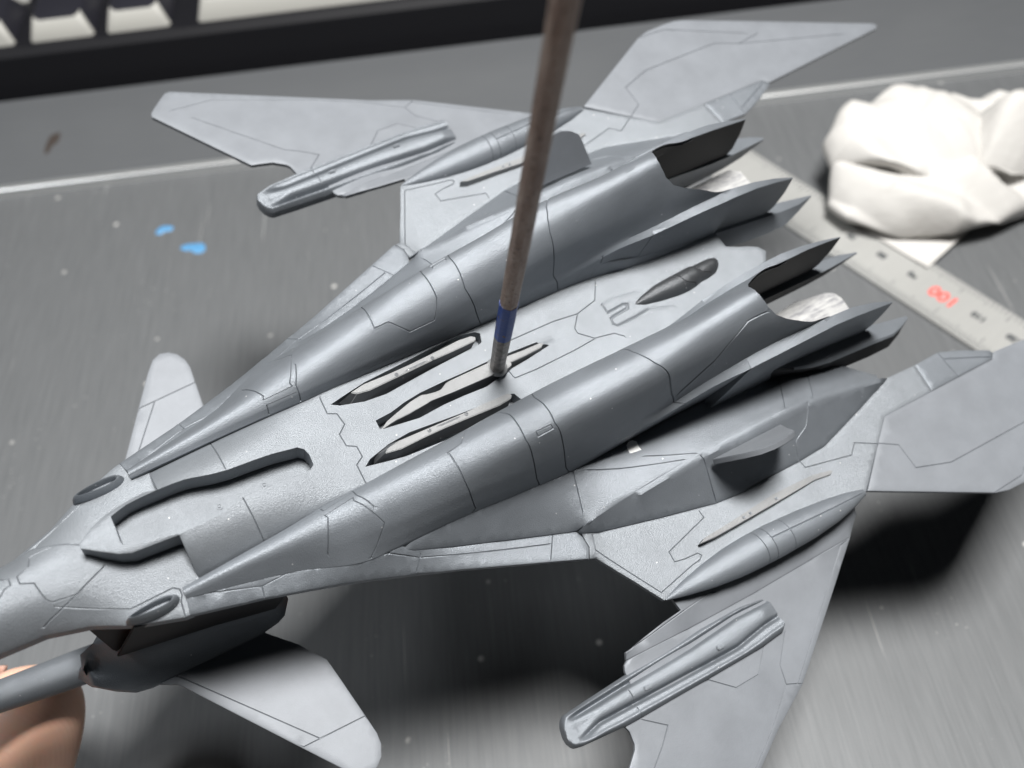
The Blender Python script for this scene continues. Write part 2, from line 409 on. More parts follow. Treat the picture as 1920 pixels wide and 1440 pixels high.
D = {
'le':[[-76.73,6.86,-9.06],[-68.32,11.17,-8.73],[-62.36,15.17,-8.49],[-56.23,18.61,-8.24],[-49.95,20.12,-8.0],[-33.02,24.32,-8.96],[-16.4,29.38,-9.91],[-8.5,32.21,-10.36],[10.1,39.08,-11.42],[40.97,51.89,-13.17]],
'flap_line':[[-49.01,16.35,-6.25],[-32.32,21.92,-7.19],[-16.49,22.14,-7.88],[-14.04,23.66,-7.97],[-7.68,27.12,-8.21],[2.43,32.79,-8.68],[34.02,44.08,-11.17]],
'strake_cross1':[[-32.48,21.73,-8.0],[-33.11,24.5,-8.0]],
'strake_cross2':[[2.96,32.31,-11.0],[0.47,35.08,-11.0]],
'strake_cross3':[[36.09,42.15,-12.3],[32.11,47.58,-12.3]],
'tri_tip':[[19.7,28.98,-5.78],[8.98,29.21,-5.84],[2.18,29.47,-5.92],[0.24,29.65,-5.97],[0.06,30.4,-6.19],[1.68,31.04,-6.37],[11.02,34.14,-7.27],[25.0,38.85,-8.63],[41.98,44.9,-10.38]],
'kink_cross':[[42.84,46.69,-12.5],[42.72,49.0,-12.5],[40.84,52.01,-12.5]],
'n_arc1':[[41.21,2.661],[39.5,3.752],[39.31,4.778],[41.4,5.772],[45.39,7.92]],
'n_arc1f':[[39.69,5.13],[39.5,3.511],[41.21,2.469],[44.63,0.064]],
'n_panel':[[18.57,7.631],[16.1,5.242],[15.53,3.687],[19.14,3.607],[23.52,2.661],[30.18,2.629],[31.89,3.511],[31.7,4.81],[33.41,5.804],[36.07,7.583]],
'n_rect':[[34.55,4.745],[38.36,4.778],[38.55,4.938],[34.74,4.954],[34.55,4.745]],
'n_rear':[[75.83,5.739],[84.39,5.419],[87.43,5.162],[92.76,4.762],[98.46,4.745]],
'n_hex':[[-17.0,6.701],[-13.95,3.719],[-14.33,3.255],[-7.1,3.078],[-7.29,3.479],[-3.3,5.739],[-8.25,7.792]],
'jag_signed':[[-1.74,11.78],[-2.1,7.16],[-0.09,6.17],[0.36,2.83],[-1.99,0.91],[-1.88,-2.36],[0.27,-3.61],[0.27,-6.49],[-1.87,-7.79],[-1.96,-13.07]],
'slot':[[-54.99,4.8,3.19],[-53.16,5.39,3.19],[-51.19,5.92,3.19],[-48.17,6.09,3.19],[-44.61,6.01,3.19],[-41.01,5.92,3.19],[-38.05,5.65,3.19],[-35.83,5.06,3.19],[-32.21,4.03,3.19],[-28.98,3.47,3.19],[-23.06,3.09,3.19],[-18.32,2.73,3.19],[-12.41,1.88,3.19],[-11.23,0.84,3.19],[-10.73,-0.91,3.19],[-10.95,-3.6,3.19],[-12.12,-4.48,3.19],[-13.85,-4.6,3.19],[-24.71,-4.06,3.19],[-28.53,-4.05,3.19],[-31.03,-4.71,3.19],[-34.83,-5.54,3.19],[-36.73,-5.66,3.19],[-44.03,-5.71,3.19],[-44.49,-5.37,3.19],[-46.71,-4.98,3.19],[-53.46,-3.54,3.19],[-54.97,-2.97,3.19],[-55.31,-1.62,3.19],[-55.11,1.47,3.19]],
'hump_cross_f':[[-29.0,14.04,-3.87],[-29.05,7.97,1.55],[-29.13,3.92,2.92]],
'hump_cross_n':[[-28.57,-4.08,2.87],[-28.28,-8.85,1.06],[-28.11,-14.57,-4.44]],
'collar':[[-62.03,0.28,2.99],[-59.88,-1.52,2.99],[-56.52,-3.91,2.99],[-54.03,-4.9,2.99],[-49.82,-5.29,2.99],[-44.39,-5.79,2.99],[-43.77,-6.46,2.99]],
'collar_f':[[-44.52,6.08,2.19],[-46.65,7.03,2.19],[-49.66,6.98,2.19],[-53.28,6.54,2.19],[-56.24,5.79,2.19],[-59.44,4.34,2.19],[-62.88,2.1,2.19]],
'nose_seam':[[-60.61,-3.04,-1.62],[-61.77,-3.54,-1.77],[-67.26,-6.04,-2.84],[-72.03,-7.44,-3.69],[-74.67,-7.98,-4.08],[-76.15,-8.38,-4.36]],
'nose_seam_f':[[-74.84,9.45,-5.21],[-72.3,8.53,-4.48],[-69.15,7.11,-3.48],[-65.34,5.13,-2.39],[-63.08,3.75,-1.84]],
'nose_line':[[-67.26,-6.04,-2.84],[-68.09,-6.0,-2.82],[-72.32,-5.48,-2.56],[-73.06,-4.7,-2.2],[-73.45,-3.71,-1.82],[-74.06,-0.39,-1.21],[-76.53,0.79,-1.24],[-76.63,2.72,-1.54],[-73.94,4.03,-1.94],[-73.32,6.39,-3.05],[-72.37,6.6,-3.17],[-68.33,6.34,-3.02]],
'nose_line2':[[-80.29,4.36,-2.06],[-79.3,3.41,-1.73],[-78.28,3.16,-1.66],[-78.24,1.4,-1.29],[-79.54,1.13,-1.26],[-80.31,0.41,-1.22],[-81.08,-0.3,-1.21]],
'nose_n_line':[[-72.41,-6.33,-6.99],[-64.88,-10.45,-6.99],[-59.16,-13.3,-6.99],[-49.7,-13.39,-6.99],[-48.54,-14.3,-6.99],[-48.61,-15.68,-6.99],[-49.3,-16.71,-6.99],[-49.87,-20.19,-6.99]],
'nose_f_line':[[-72.51,9.33,-6.49],[-65.59,12.1,-6.49],[-71.98,9.22,-6.49],[-60.72,14.11,-6.49]],
'bay_f':[[42.28,8.21,-0.01],[43.22,10.68,-0.01],[42.06,11.59,-0.01],[37.86,12.46,-0.01],[29.5,12.26,-0.01],[19.5,11.56,-0.01],[9.89,11.01,-0.01],[4.55,10.05,-0.01],[-0.27,9.07,-0.01],[1.62,7.81,-0.01],[7.45,6.29,-0.01],[13.31,5.79,-0.01],[26.55,6.96,-0.01],[41.63,7.97,-0.01]],
'gbay':[[7.52,0.6,-0.01],[7.39,-1.97,-0.01],[8.72,-2.3,-0.01],[17.58,-3.55,-0.01],[24.79,-3.05,-0.01],[30.55,-3.13,-0.01],[36.92,-3.46,-0.01],[42.17,-2.49,-0.01],[44.11,-1.97,-0.01],[50.65,-1.34,-0.01],[58.33,-0.25,-0.01],[58.51,-0.52,-0.01],[56.42,1.21,-0.01],[55.51,2.0,-0.01],[46.09,2.46,-0.01],[39.53,2.68,-0.01],[33.84,2.58,-0.01],[28.32,2.62,-0.01],[20.87,2.44,-0.01],[16.16,1.85,-0.01],[11.95,0.9,-0.01]],
'dg1':[[48.23,5.43,-0.01],[54.12,5.42,-0.01],[62.96,5.39,-0.01],[70.43,4.57,-0.01],[77.17,6.08,-0.01],[80.3,10.51,-0.01]],
'dg2':[[70.43,4.57,-0.01],[69.2,3.24,-0.01],[67.27,1.12,-0.01],[67.13,-0.5,-0.01],[70.61,-3.81,-0.01],[76.39,-4.84,-0.01],[78.46,-6.75,-0.01]],
'dg3':[[70.51,-3.96,-0.01],[63.81,-4.5,-0.01],[51.24,-4.85,-0.01],[44.91,-4.55,-0.01],[44.59,-3.97,-0.01],[44.46,-2.49,-0.01]],
'U':[[78.25,4.04,-0.01],[78.3,1.31,-0.01],[83.93,1.81,-0.01],[85.1,1.27,-0.01],[84.43,0.03,-0.01],[78.17,-0.54,-0.01],[77.76,-2.26,-0.01],[78.61,-3.23,-0.01],[85.19,-3.03,-0.01],[89.33,-2.62,-0.01]],
'Uin':[[78.4,1.46,-0.01],[83.83,1.66,-0.01],[84.75,1.04,-0.01],[84.0,0.23,-0.01],[78.37,-0.25,-0.01]],
'Uhump':[[78.25,4.04,-0.01],[82.82,4.66,-0.01],[89.91,3.78,-0.01]],
'Uhump2':[[78.61,-3.23,-0.01],[85.19,-3.03,-0.01],[89.14,-2.34,-0.01],[92.78,-3.24,-0.01],[96.65,-4.43,-0.01]],
'fair_low':[[43.64,44.27,-14.68],[43.74,46.04,-14.68],[65.59,52.15,-14.02],[80.15,55.73,-13.59],[80.56,55.85,-13.58],[88.9,56.9,-13.33],[95.64,56.8,-13.12],[109.55,57.35,-12.71],[119.08,57.21,-12.42],[136.44,53.16,-11.9],[150.84,49.55,-11.47]],
'fair_c1':[[79.3,44.11,-3.85],[79.75,45.54,-5.05],[80.16,48.24,-7.34],[80.35,51.65,-10.25],[80.68,55.82,-13.79]],
'fair_c2':[[116.34,45.68,-3.78],[115.74,47.23,-4.86],[113.78,50.5,-7.14],[109.71,52.31,-8.41],[109.16,54.55,-9.98],[109.05,57.42,-11.98]],
'in_c1':[[46.95,31.02,-7.99],[46.33,33.69,-7.99],[44.64,41.39,-7.99]],
'in_c2':[[50.71,33.37,-7.0],[58.99,36.91,-7.0],[74.7,42.81,-7.0]],
'in_c3':[[66.73,37.02,-7.0],[78.58,42.94,-7.0]],
'in_c4':[[117.72,33.0,-8.0],[109.19,43.59,-8.0]],
'in_c5':[[124.55,38.17,-8.0],[118.93,45.35,-8.0]],
'chip':[[63.63,31.87,-6.8],[64.89,31.09,-6.8],[66.48,31.18,-6.8],[67.71,32.33,-6.8],[67.35,33.91,-6.8],[67.48,35.04,-6.8],[66.99,36.54,-6.8],[65.32,37.09,-6.8],[63.61,36.92,-6.8],[62.93,36.06,-6.8],[63.14,33.9,-6.8]],
'gl_tab':[[75.16,55.42,-13.74],[75.24,57.37,-13.74],[61.34,60.43,-14.15],[61.12,63.3,-14.16],[63.91,63.99,-14.07],[68.04,64.39,-13.95],[68.62,65.38,-13.93],[67.52,66.12,-13.97],[64.8,66.3,-14.05],[53.46,68.13,-14.39],[44.2,50.75,-14.67],[45.55,47.1,-14.63]],
'gl_hex':[[109.55,57.35,-12.71],[109.77,59.53,-12.7],[124.48,63.02,-12.26],[127.71,60.45,-12.16],[134.22,64.3,-11.97]],
'fin_hinge':[[121.24,73.35,-11.49],[134.05,63.95,-11.49],[141.67,58.46,-11.49],[161.08,59.05,-11.49],[182.56,59.72,-11.49],[187.64,59.88,-11.49]],
'fin_outline_far':[[121.49,71.33,-11.49],[157.29,91.61,-11.49],[160.68,92.33,-11.49],[169.64,93.38,-11.49],[173.62,93.95,-11.49],[176.31,93.53,-11.49],[204.0,83.42,-11.49],[195.97,86.13,-11.49],[236.01,70.86,-11.49],[247.86,66.42,-11.49],[248.77,65.34,-11.49],[247.83,64.07,-11.49],[189.76,58.08,-11.49]],
'fin_hex':[[133.98,64.03,-11.49],[139.3,67.27,-11.49],[139.22,75.04,-11.49],[150.51,78.87,-11.49],[181.35,80.21,-11.49]],
'fin_tipl':[[155.82,92.06,-11.49],[167.72,92.2,-11.49],[170.38,90.68,-11.49]],
'flap_c2':[[172.1,50.23,-11.49],[172.26,54.79,-11.49],[172.53,58.91,-11.49]],
'flap_c3':[[172.73,52.64,-11.49],[185.39,58.0,-11.49],[187.82,59.16,-11.49]],
'ow_lb':[[38.44,75.95,-19.85],[59.84,74.6,-19.66],[67.27,74.3,-19.62]],
'ow_te2':[[113.86,81.56,-20.63],[109.74,81.95,-20.68],[76.6,104.92,-23.9],[77.87,105.77,-24.02],[76.84,106.31,-24.1],[73.68,108.03,-24.34]],
'ow_te3':[[73.55,103.5,-23.7],[62.99,110.81,-24.73],[54.74,115.62,-25.4],[73.55,103.5,-23.7],[76.6,104.92,-23.9]],
'ow_p1':[[73.55,103.5,-23.7],[74.83,98.71,-23.03],[80.73,92.78,-22.2]],
'ow_p2':[[73.16,92.78,-22.2],[67.84,97.63,-22.88],[60.49,97.28,-22.83],[54.9,92.01,-22.09]],
'silver':[[131.21,19.07,-9.0],[138.92,16.76,-9.0],[141.41,17.05,-9.0],[151.33,19.02,-9.0],[153.06,20.02,-9.0],[153.31,21.64,-9.0],[153.13,26.48,-9.0],[142.98,25.58,-9.0],[133.58,21.08,-9.0]],
}


exec_parts = None
# ------------------------------------------------------------------ the model aircraft (model space: x aft, y to the far side, z up; one unit = 0.46 mm)
T_MODEL = [[0.040539,-0.018735,0.011025,-1.858046],[0.021008,0.039762,-0.009679,6.254635],[-0.005588,0.013565,0.043598,6.439819],[0.0,0.0,0.0,1.0]]
air = empty('model_aircraft', 'grey primed plastic model jet held in the air above the steel desk', 'model kit', Matrix(T_MODEL))
PR, PRR, PRS = M['primer'], M['primer_rough'], M['primer_smooth']

def K8(x):
    p = nacelle_pt(np.array([float(x)]), np.array([8.]))[0]; return (p[0], p[1], p[2])
def K0(x):
    p = nacelle_pt(np.array([float(x)]), np.array([0.]))[0]; return (p[0], p[1], p[2])

# --- upper fuselage: hump with the head bay, centre deck with three weapon bays
jag = D['jag_signed']
left = [(x, K0(x)[1]-.03) for x in (-44, -38, -32, -25, -18, -12, -8, -4)]
out = [(134.2, -1.45), (132.8, .7), (130, 2.2), (127, 3.3), (123.5, 5.0), (123.5, 14), (60, 14), (0, 13.2)]+[(x, w) for x, w in left[::-1]]
out += [(-44.0, 6.1)]+[(p[0], p[1]) for p in D['collar_f']][1:6]+[(-62.9, 2.1), (-63.0, .9)]
out += [(p[0], p[1]) for p in D['collar']][0:6]+[(-44.0, -5.9)]
out += [(x, -w) for x, w in left]+[(0, -13.2), (60, -14), (123.5, -14), (123.5, -9), (128, -6.5), (132, -4.2)]
slot = [(p[0], p[1]) for p in D['slot']]
bayf = [(p[0], p[1]) for p in D['bay_f']]; bayn = [(x, -y) for x, y in bayf]
gbay = [(p[0], p[1]) for p in D['gbay']]
def hump_S(P):
    z = hump_z(P[:, 0], P[:, 1])
    # the two trailing grooves behind the centre bay and the raised panel edges
    z = z-.9*np.clip(1-np.abs(P[:, 1]-(1.1+.02*(P[:, 0]-56)))/1.0, 0, 1)**1.5*np.clip((P[:, 0]-55)/2, 0, 1)*np.clip((67-P[:, 0])/11, 0, 1)
    return np.column_stack([P, z])
gro = [jag, D['hump_cross_f'], D['hump_cross_n'], D['dg1'], D['dg2'], D['dg3']]
gro = [[p[:2] for p in g] for g in gro]
sl_in = [[p[:2] for p in shrink([(x, y, 0) for x, y in slot], -.3)]]
V1 = patch(out, hump_S, grooves=gro, sp=1.5, skirt=6.5, holes=[slot, bayf, bayn, gbay], gw=.17, gd=.32,
           wide=[([p[:2] for p in D['U']], .42, .5), ([p[:2] for p in D['Uin']], .35, .4), ([p[:2] for p in D['Uhump']], .5, .18), ([p[:2] for p in D['Uhump2']], .5, .22)])
fus = mesh_obj('upper_fuselage', *V1, PRR, air, smooth=32)
# bay floors
fl = []
for poly, z in ((slot, -3.6), (bayf, -4.2), (bayn, -4.2), (gbay, -4.5)):
    P = ccw([(p[0], p[1]) for p in poly]); Q = offset(P, -.25, True)
    Vp, Fp = patch([(q[0], q[1], z) for q in Q], lambda P_, z=z: np.column_stack([P_, np.full(len(P_), z)-(np.clip((P_[:, 0]+55)/44, 0, 1)*1.6 if z > -4 else 0)]), sp=2.5, rim=None, skirt=0); fl.append((Vp, Fp))
mesh_obj('bay_floor', *merge(*fl), PRR, air)
for px, pz in (((-22.2, -.9), -4.8), ((-33.4, -1.2), -4.4)):
    mesh_obj('pin_mark', *merge(ring(px, .45, .8, pz-.2, pz+.22), prism(*disc(px, .3, pz-.2, pz+.3))), PRR, air)

# --- nose deck
def nose_w(x): return np.interp(x, [-112, -90, -77, -68, -60, -50, -44], [7.2, 8.6, 9.6, 12.4, 16.6, 20.1, 21.6])
def nose_S(P):
    x, y = P[:, 0], P[:, 1]; w = nose_w(x); ze = np.interp(x, [-112, -90, -77, -68, -50, -44], [-12.5, -11, -10, -9.2, -8.2, -7.8]); zc = np.interp(x, [-112, -80, -66, -58, -44], [-3.0, -1.6, -1.8, -3.6, -4.2])
    e = np.interp(x, [-90, -70, -60], [2.3, 2.0, 1.55])
    return np.column_stack([P, zc+(ze-zc)*np.clip(np.abs(y)/w, 0, 1.05)**e])
xs = [-112, -100, -90, -83, -77, -72, -68, -64, -60, -56, -52.5, -50]
no = [(x, -float(nose_w(x))) for x in xs]+[(-48.2, -20.3), (-48.05, -17.0), (-47.9, -14.6), (-43.6, -14.6), (-43.6, 14.6), (-47.9, 14.6), (-48.05, 17.0), (-48.2, 20.3)]+[(x, float(nose_w(x))) for x in xs[::-1]]
S2 = [[p[:2] for p in D[k]] for k in ('nose_seam', 'nose_seam_f', 'nose_line', 'nose_line2', 'nose_n_line', 'nose_f_line')]
mesh_obj('nose_deck', *patch(no, nose_S, grooves=S2, sp=1.4, skirt=3.0, gw=.17, gd=.34), PRR, air, smooth=32)

def shape_side(side):
    sd = side
    def put(name, VF, mat=PR, parent=air, smooth=32): 
        V, F = sided(*VF, sd); return mesh_obj(name, V, F, mat, parent, smooth=smooth)
    # --- nacelle
    tsc = (1.0, 5.0)
    rim_ = [(97.0, 4.0), (97.6, 4.3), (99, 4.62), (101.5, 4.88), (105, 5.02), (109, 5.12), (113, 5.3), (117, 5.55), (120.5, 5.8), (123, 6.0)]
    o = [(-48, 0), (-48, 8), (123, 8)]+rim_[::-1]+[(s_, 8-t_) for s_, t_ in rim_[1:]]+[(123, 0)]
    a1 = D['n_arc1f'][::-1][:2]+[(41.2, 2.4), (39.3, 3.3), (39.4, 4.3)]+D['n_arc1'][2:]+[(46.3, 7.98)]
    a2 = [(69.2, .1), (66.2, 2.2), (64.8, 2.9), (64.2, 3.6), (64.8, 4.0), (66.13, 4.47), (71.0, 5.37), (74.5, 5.85), (77.35, 7.0), (78.5, 7.98)]
    pn = D['n_panel']; g = [a1, a2, [(17.8, 7.98)]+pn+[(36.5, 7.98)], [(pn[2][0], pn[2][1])]+[(15.72, 4.4)], D['n_rear'], D['n_hex'], [(-4.06, 4.6), (-6.2, 3.0), (-6.2, 0.05)], [(-6.7, 2.34), (-14.1, 2.5), (-14.3, .05)], D['n_rect'],
         [(82.0, 0.02), (81.5, 1.0)]]
    VF = patch([(s, t_) for s, t_ in o], lambda P: nacelle_pt(P[:, 0], P[:, 1]), grooves=g, sp=1.25, scale=tsc, skirt=1.2, gw=.17, gd=.32, rim=None, creases=[[(x, k) for x in range(48, 122, 3)] for k in (1, 2, 6, 7)])
    nac = put('engine_nacelle', VF, PR)
    # inside of the thin nozzle shell, shade painted black, same outline as the shell's rear
    lo_ = [(88, .3), (88, 7.7)]+[(min(s_, 122.8), min(max(t_, .3), 7.7)) for s_, t_ in o[2:]]
    def lin_S(P):
        q = nacelle_pt(P[:, 0], P[:, 1]); c_ = np.column_stack([P[:, 0], np.full(len(P), 22.3), np.full(len(P), 1.0)])
        d_ = c_-q; return q+d_/np.linalg.norm(d_, axis=1)[:, None]*.9
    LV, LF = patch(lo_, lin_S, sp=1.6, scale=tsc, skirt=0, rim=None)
    mesh_obj('nozzle_shaded_inside', *sided(LV, [f[::-1] for f in LF], sd), M['painted_shade'], air)
    # --- nozzle prongs (tapered blades) : profile in x,z between inner and outer w
    def blade(name, prof, wa, wb, za=None, zb=None, mat=PR, bevel=.1):
        a = [(x, wa(x), za(x) if za and i_ < 6 else z) for i_, (x, z) in enumerate(prof)]; b = [(x, wb(x), zb(x) if zb and i_ < 6 else z) for i_, (x, z) in enumerate(prof)]
        o_ = prism_obj(name, a, b, mat, air, bevel, sd); o_.data.materials.append(M['painted_shade'])
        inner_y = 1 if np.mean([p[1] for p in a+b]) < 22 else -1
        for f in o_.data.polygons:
            if f.normal.y*sd*inner_y > .75: f.material_index = 1  # nozzle-side faces painted black in place of shade
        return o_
    ip = np.interp
    # inner wall of the nozzle down to the lower petals
    hi = lambda x: ip(x, [96, 110, 123, 131, 140, 148], [14.0, 16.9, 18.0, 17.2, 14.9, 12.0])
    lo = lambda x: ip(x, [96, 110, 123, 131, 140, 148], [13.2, 16.2, 17.3, 16.6, 14.4, 11.8])
    tp = [(96, 11.2), (110, 13.0), (122.9, 13.9), (131, 13.5), (140, 13), (148, 11.9)]
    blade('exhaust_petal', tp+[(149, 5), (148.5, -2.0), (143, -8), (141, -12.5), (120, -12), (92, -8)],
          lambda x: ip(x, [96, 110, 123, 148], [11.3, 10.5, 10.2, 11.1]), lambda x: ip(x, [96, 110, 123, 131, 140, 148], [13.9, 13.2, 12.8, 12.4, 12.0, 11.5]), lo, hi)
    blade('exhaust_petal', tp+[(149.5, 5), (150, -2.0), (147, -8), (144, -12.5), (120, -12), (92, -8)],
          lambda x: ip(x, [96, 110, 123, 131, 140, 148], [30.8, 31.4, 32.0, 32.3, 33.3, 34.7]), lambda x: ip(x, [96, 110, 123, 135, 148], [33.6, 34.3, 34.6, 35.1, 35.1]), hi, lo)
    def shade_inside(o_, d_):
        o_.data.materials.append(M['painted_shade'])
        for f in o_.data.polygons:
            if f.normal.y*sd*d_ > .75: f.material_index = 1  # inward petal faces get their shade as black colour
    # lower petals, each with a ledge on its outside
    def petal(xs, wi, wo, zt, zb, wob):
        rings = []
        for x in xs:
            a, b, t_, bt, ob = wi(x), wo(x), zt(x), zb(x), wob(x)
            rings.append([(x, a, t_), (x, a+(b-a)*.5, t_-.02), (x, b-(b-a)*.12, t_-.15), (x, b, t_-.7), (x, ob, bt), (x, a, bt)])
        return loft(rings, True, True)
    xs_ = [108, 112, 117, 123, 130, 140, 150, 158, 163, 167.5]
    shade_inside(put('lower_petal', petal(xs_, lambda x: ip(x, [108, 140, 150, 167], [31.5, 33, 34, 36.4]), lambda x: ip(x, [108, 112, 117, 123, 128, 150, 160, 167.5], [33.2, 34.6, 36.4, 38.0, 38.8, 39.6, 40.2, 37.4]),
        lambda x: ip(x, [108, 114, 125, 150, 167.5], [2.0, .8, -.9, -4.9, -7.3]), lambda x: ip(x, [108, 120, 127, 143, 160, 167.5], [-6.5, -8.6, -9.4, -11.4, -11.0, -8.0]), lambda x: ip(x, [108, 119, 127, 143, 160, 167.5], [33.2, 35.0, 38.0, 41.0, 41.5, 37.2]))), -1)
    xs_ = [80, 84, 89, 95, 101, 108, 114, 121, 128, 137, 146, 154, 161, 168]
    shade_inside(put('lower_petal', petal(xs_, lambda x: ip(x, [80, 123, 150, 168], [14.0, 14.5, 13.5, 11.9]), lambda x: ip(x, [80, 84, 89, 95, 101, 113, 128, 150, 161, 168], [12.9, 12.3, 11.3, 11.0, 10.8, 10.2, 9.7, 9.4, 10.0, 11.5]),
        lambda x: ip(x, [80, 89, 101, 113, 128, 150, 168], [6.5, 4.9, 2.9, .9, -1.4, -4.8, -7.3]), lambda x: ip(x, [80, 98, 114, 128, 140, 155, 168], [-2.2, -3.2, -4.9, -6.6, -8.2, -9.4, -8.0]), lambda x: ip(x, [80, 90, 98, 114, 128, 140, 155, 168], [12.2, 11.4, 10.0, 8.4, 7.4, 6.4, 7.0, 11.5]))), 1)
    sv = [(q[0], q[1]) for q in D['silver']]
    prism_obj('nozzle_flap', ccw([(x, y, -9.0+.0*x) for x, y in [(118, 19.5), (131, 17.4), (139, 16.6), (150, 18.2), (153, 19.6), (154, 22), (153.5, 30), (150, 32), (118, 30)]]), [(x, y, -10.5) for x, y, z in ccw([(118, 19.5, 0), (131, 17.4, 0), (139, 16.6, 0), (150, 18.2, 0), (153, 19.6, 0), (154, 22, 0), (153.5, 30, 0), (150, 32, 0), (118, 30, 0)])], M['bare'], air, .4, sd)
    # --- strake between the nacelle foot and the leading edge
    inn = [K8(x) for x in (-48, -42, -36, -32, -28, -24, -20, -16, -12, -8, -4, -1)]+[(.0, 29.6, -5.0)]
    tri = [(p[0], p[1], p[2]) for p in D['tri_tip']]
    low = [(.3, 30.4, -5.5), (1.7, 31.1, -6.3), (11, 34.0, -9.4), (25.0, 38.6, -11.8), (42.0, 44.6, -13.0)]
    le = [(-49.0, 20.35, -8.05)]+[tuple(p) for p in D['le'][5:]]
    so = inn+low+[(42.84, 46.5, -13.2), (42.9, 49.5, -13.4), (41.3, 51.9, -13.5)]+le[::-1][1:]
    fline = [(-48.5, 16.6)]+[p[:2] for p in D['flap_line']]
    put('wing_strake', patch(so, None, grooves=[fline, D['strake_cross1'], D['strake_cross2'], D['strake_cross3']], sp=1.4, skirt=1.6, cap=1), PR)
    # --- panel between nacelle and the wing fairing
    up = [(44.6, 44.64, -9.0), (60, 43.9, -6.3), (75.6, 43.6, -4.2), (84, 43.9, -3.0), (96, 44.2, -2.2), (108.7, 44.4, -2.3), (119, 45.3, -3.6), (133, 46.9, -6.0), (145.1, 48.5, -8.2), (148.2, 49.6, -9.0)]
    ro = [(.0, 29.6, -5.0)]+[K8(x) for x in (2.0, 5, 10, 16, 22, 31, 38, 45, 54, 62, 70, 78, 85, 92, 97, 104, 110, 116, 122.5)]+[(130, 35.5, -8.5), (138, 38.5, -10), (142.9, 42.5, -11), (147.5, 47.2, -10.4)]+up[::-1][1:]+low[::-1]
    inn_g = [D['in_c1'], D['in_c2'], D['in_c3'], D['in_c4'], D['in_c5']]
    put('wing_root_panel', patch(ro, None, grooves=inn_g, sp=1.4, skirt=1.6, cap=1), PR)
    # --- wedge fairing
    fu = [(42.2, 45.0, -11.0)]+up
    fl_ = [(42.9, 45.9, -12.4), (47.5, 47.4, -14.0)]+[tuple(p) for p in D['fair_low'][2:]]
    fo = fu+[(150.8, 49.5, -11.4)]+fl_[::-1][1:]
    fm = [(p[0], p[1]+1.3-.0*p[0], p[2]-.35) for p in up[1:-1]]
    put('wing_fairing', patch(fo, None, grooves=[D['fair_c1'], D['fair_c2']], creases=[fm], sp=1.3, skirt=1.4), PR)
    # --- glove
    hg = [tuple(p) for p in D['fin_hinge']]
    go = [(42.9, 46.3, -13.0), (43.1, 49.5, -13.4), (41.7, 52.0, -13.7), (43.4, 52.6, -14.6), (49, 62.4, -14.5), (53.1, 70.1, -14.4), (60, 70.2, -14.2), (80, 71.2, -13.6), (100, 72.4, -13.0), (115, 73.3, -12.6), (121.2, 73.4, -12.3),
          (134.05, 63.95, -11.8), (141.67, 58.46, -11.6), (161.0, 59.0, -11.5), (162.1, 49.95, -11.5), (151, 49.2, -11.5)]+fl_[::-1][1:]
    put('inner_wing', patch(go, None, grooves=[D['gl_tab'], D['gl_hex'], D['kink_cross']], sp=1.3, skirt=1.3, cap=1), PRR)
    # --- tail fin and its flap
    far = [tuple(p) for p in D['fin_outline_far']]
    fino = [(121.3, 73.5, -11.6)]+[(134.05, 63.95, -11.6), (141.67, 58.46, -11.6), (161.08, 59.05, -11.6), (187.7, 59.9, -11.6), (189.8, 58.1, -11.6), (247.4, 63.9, -11.6), (249.0, 65.2, -11.6), (247.9, 66.5, -11.6), (236, 71.0, -11.6), (204, 83.4, -11.6), (177, 93.6, -11.6), (173.6, 94.3, -11.6), (168, 94.2, -11.6), (161, 93.6, -11.6), (156.5, 92.2, -11.6)]
    fh = [p[:2] for p in D['fin_hex']][:4]+[(181.5, 80.3), (190.2, 77.0), (200, 78.4)]
    put('tail_fin', patch(fino, None, grooves=[fh, D['fin_tipl'], [(167.7, 92.2), (196, 80.0)], [(190, 77), (232, 66.5)]], sp=2.2, skirt=1.1, cap=1), PRS)
    fo2 = [(141.9, 58.3, -11.55), (161.2, 58.9, -11.55)] if False else [(161.2, 58.9, -11.5), (162.2, 49.95, -11.5), (172, 49.95, -11.5), (173.4, 50.3, -11.5), (179.7, 52.7, -11.5), (189, 57.1, -11.5), (189.4, 58.0, -11.5), (187.7, 59.75, -11.5)]
    put('tail_flap', patch(fo2, None, grooves=[D['flap_c2'], D['flap_c3']], sp=1.6, skirt=1.1, cap=1), PR)
    # --- outer wing
    Wz = lambda w: -20.2-.14*(w-77)
    def W3(l): return [(p[0], p[1], Wz(p[1])) for p in l]
    inner = [(60, 70.6, -16.8), (56.2, 70.9, -16.6), (57.0, 74.2, -17.6), (55.6, 74.3, -17.6), (51, 74.5, -17.6), (44.7, 75.1, -17.8), (38.4, 75.95, -18.3), (38.05, 77.5, -20.2), (37, 78.2, -20.3), (36.4, 79.5, -20.6), (36, 84, -21.2), (31, 89.5, -21.9)]
    le2 = [(29.6, 90.5), (30.0, 91.9), (29.6, 94.9), (28.9, 96.1), (25.6, 98.8), (19.5, 100.4), (1.2, 131.8), (1.6, 133.4), (3.2, 135.2), (8.4, 140.2), (10.2, 140.4), (65.7, 111.0)]
    te = [(78.0, 105.6), (96, 93.6), (113.9, 81.5), (119.9, 77.0)]
    wo = inner+W3(le2)+W3(te)+[(118, 74.6, -16.0), (100, 73.0, -16.4), (80, 72.0, -16.6)]
    l1 = [(38.05, 77.55), (56.87, 79.04), (78.67, 80.3), (99, 80.84), (113.9, 81.36)]
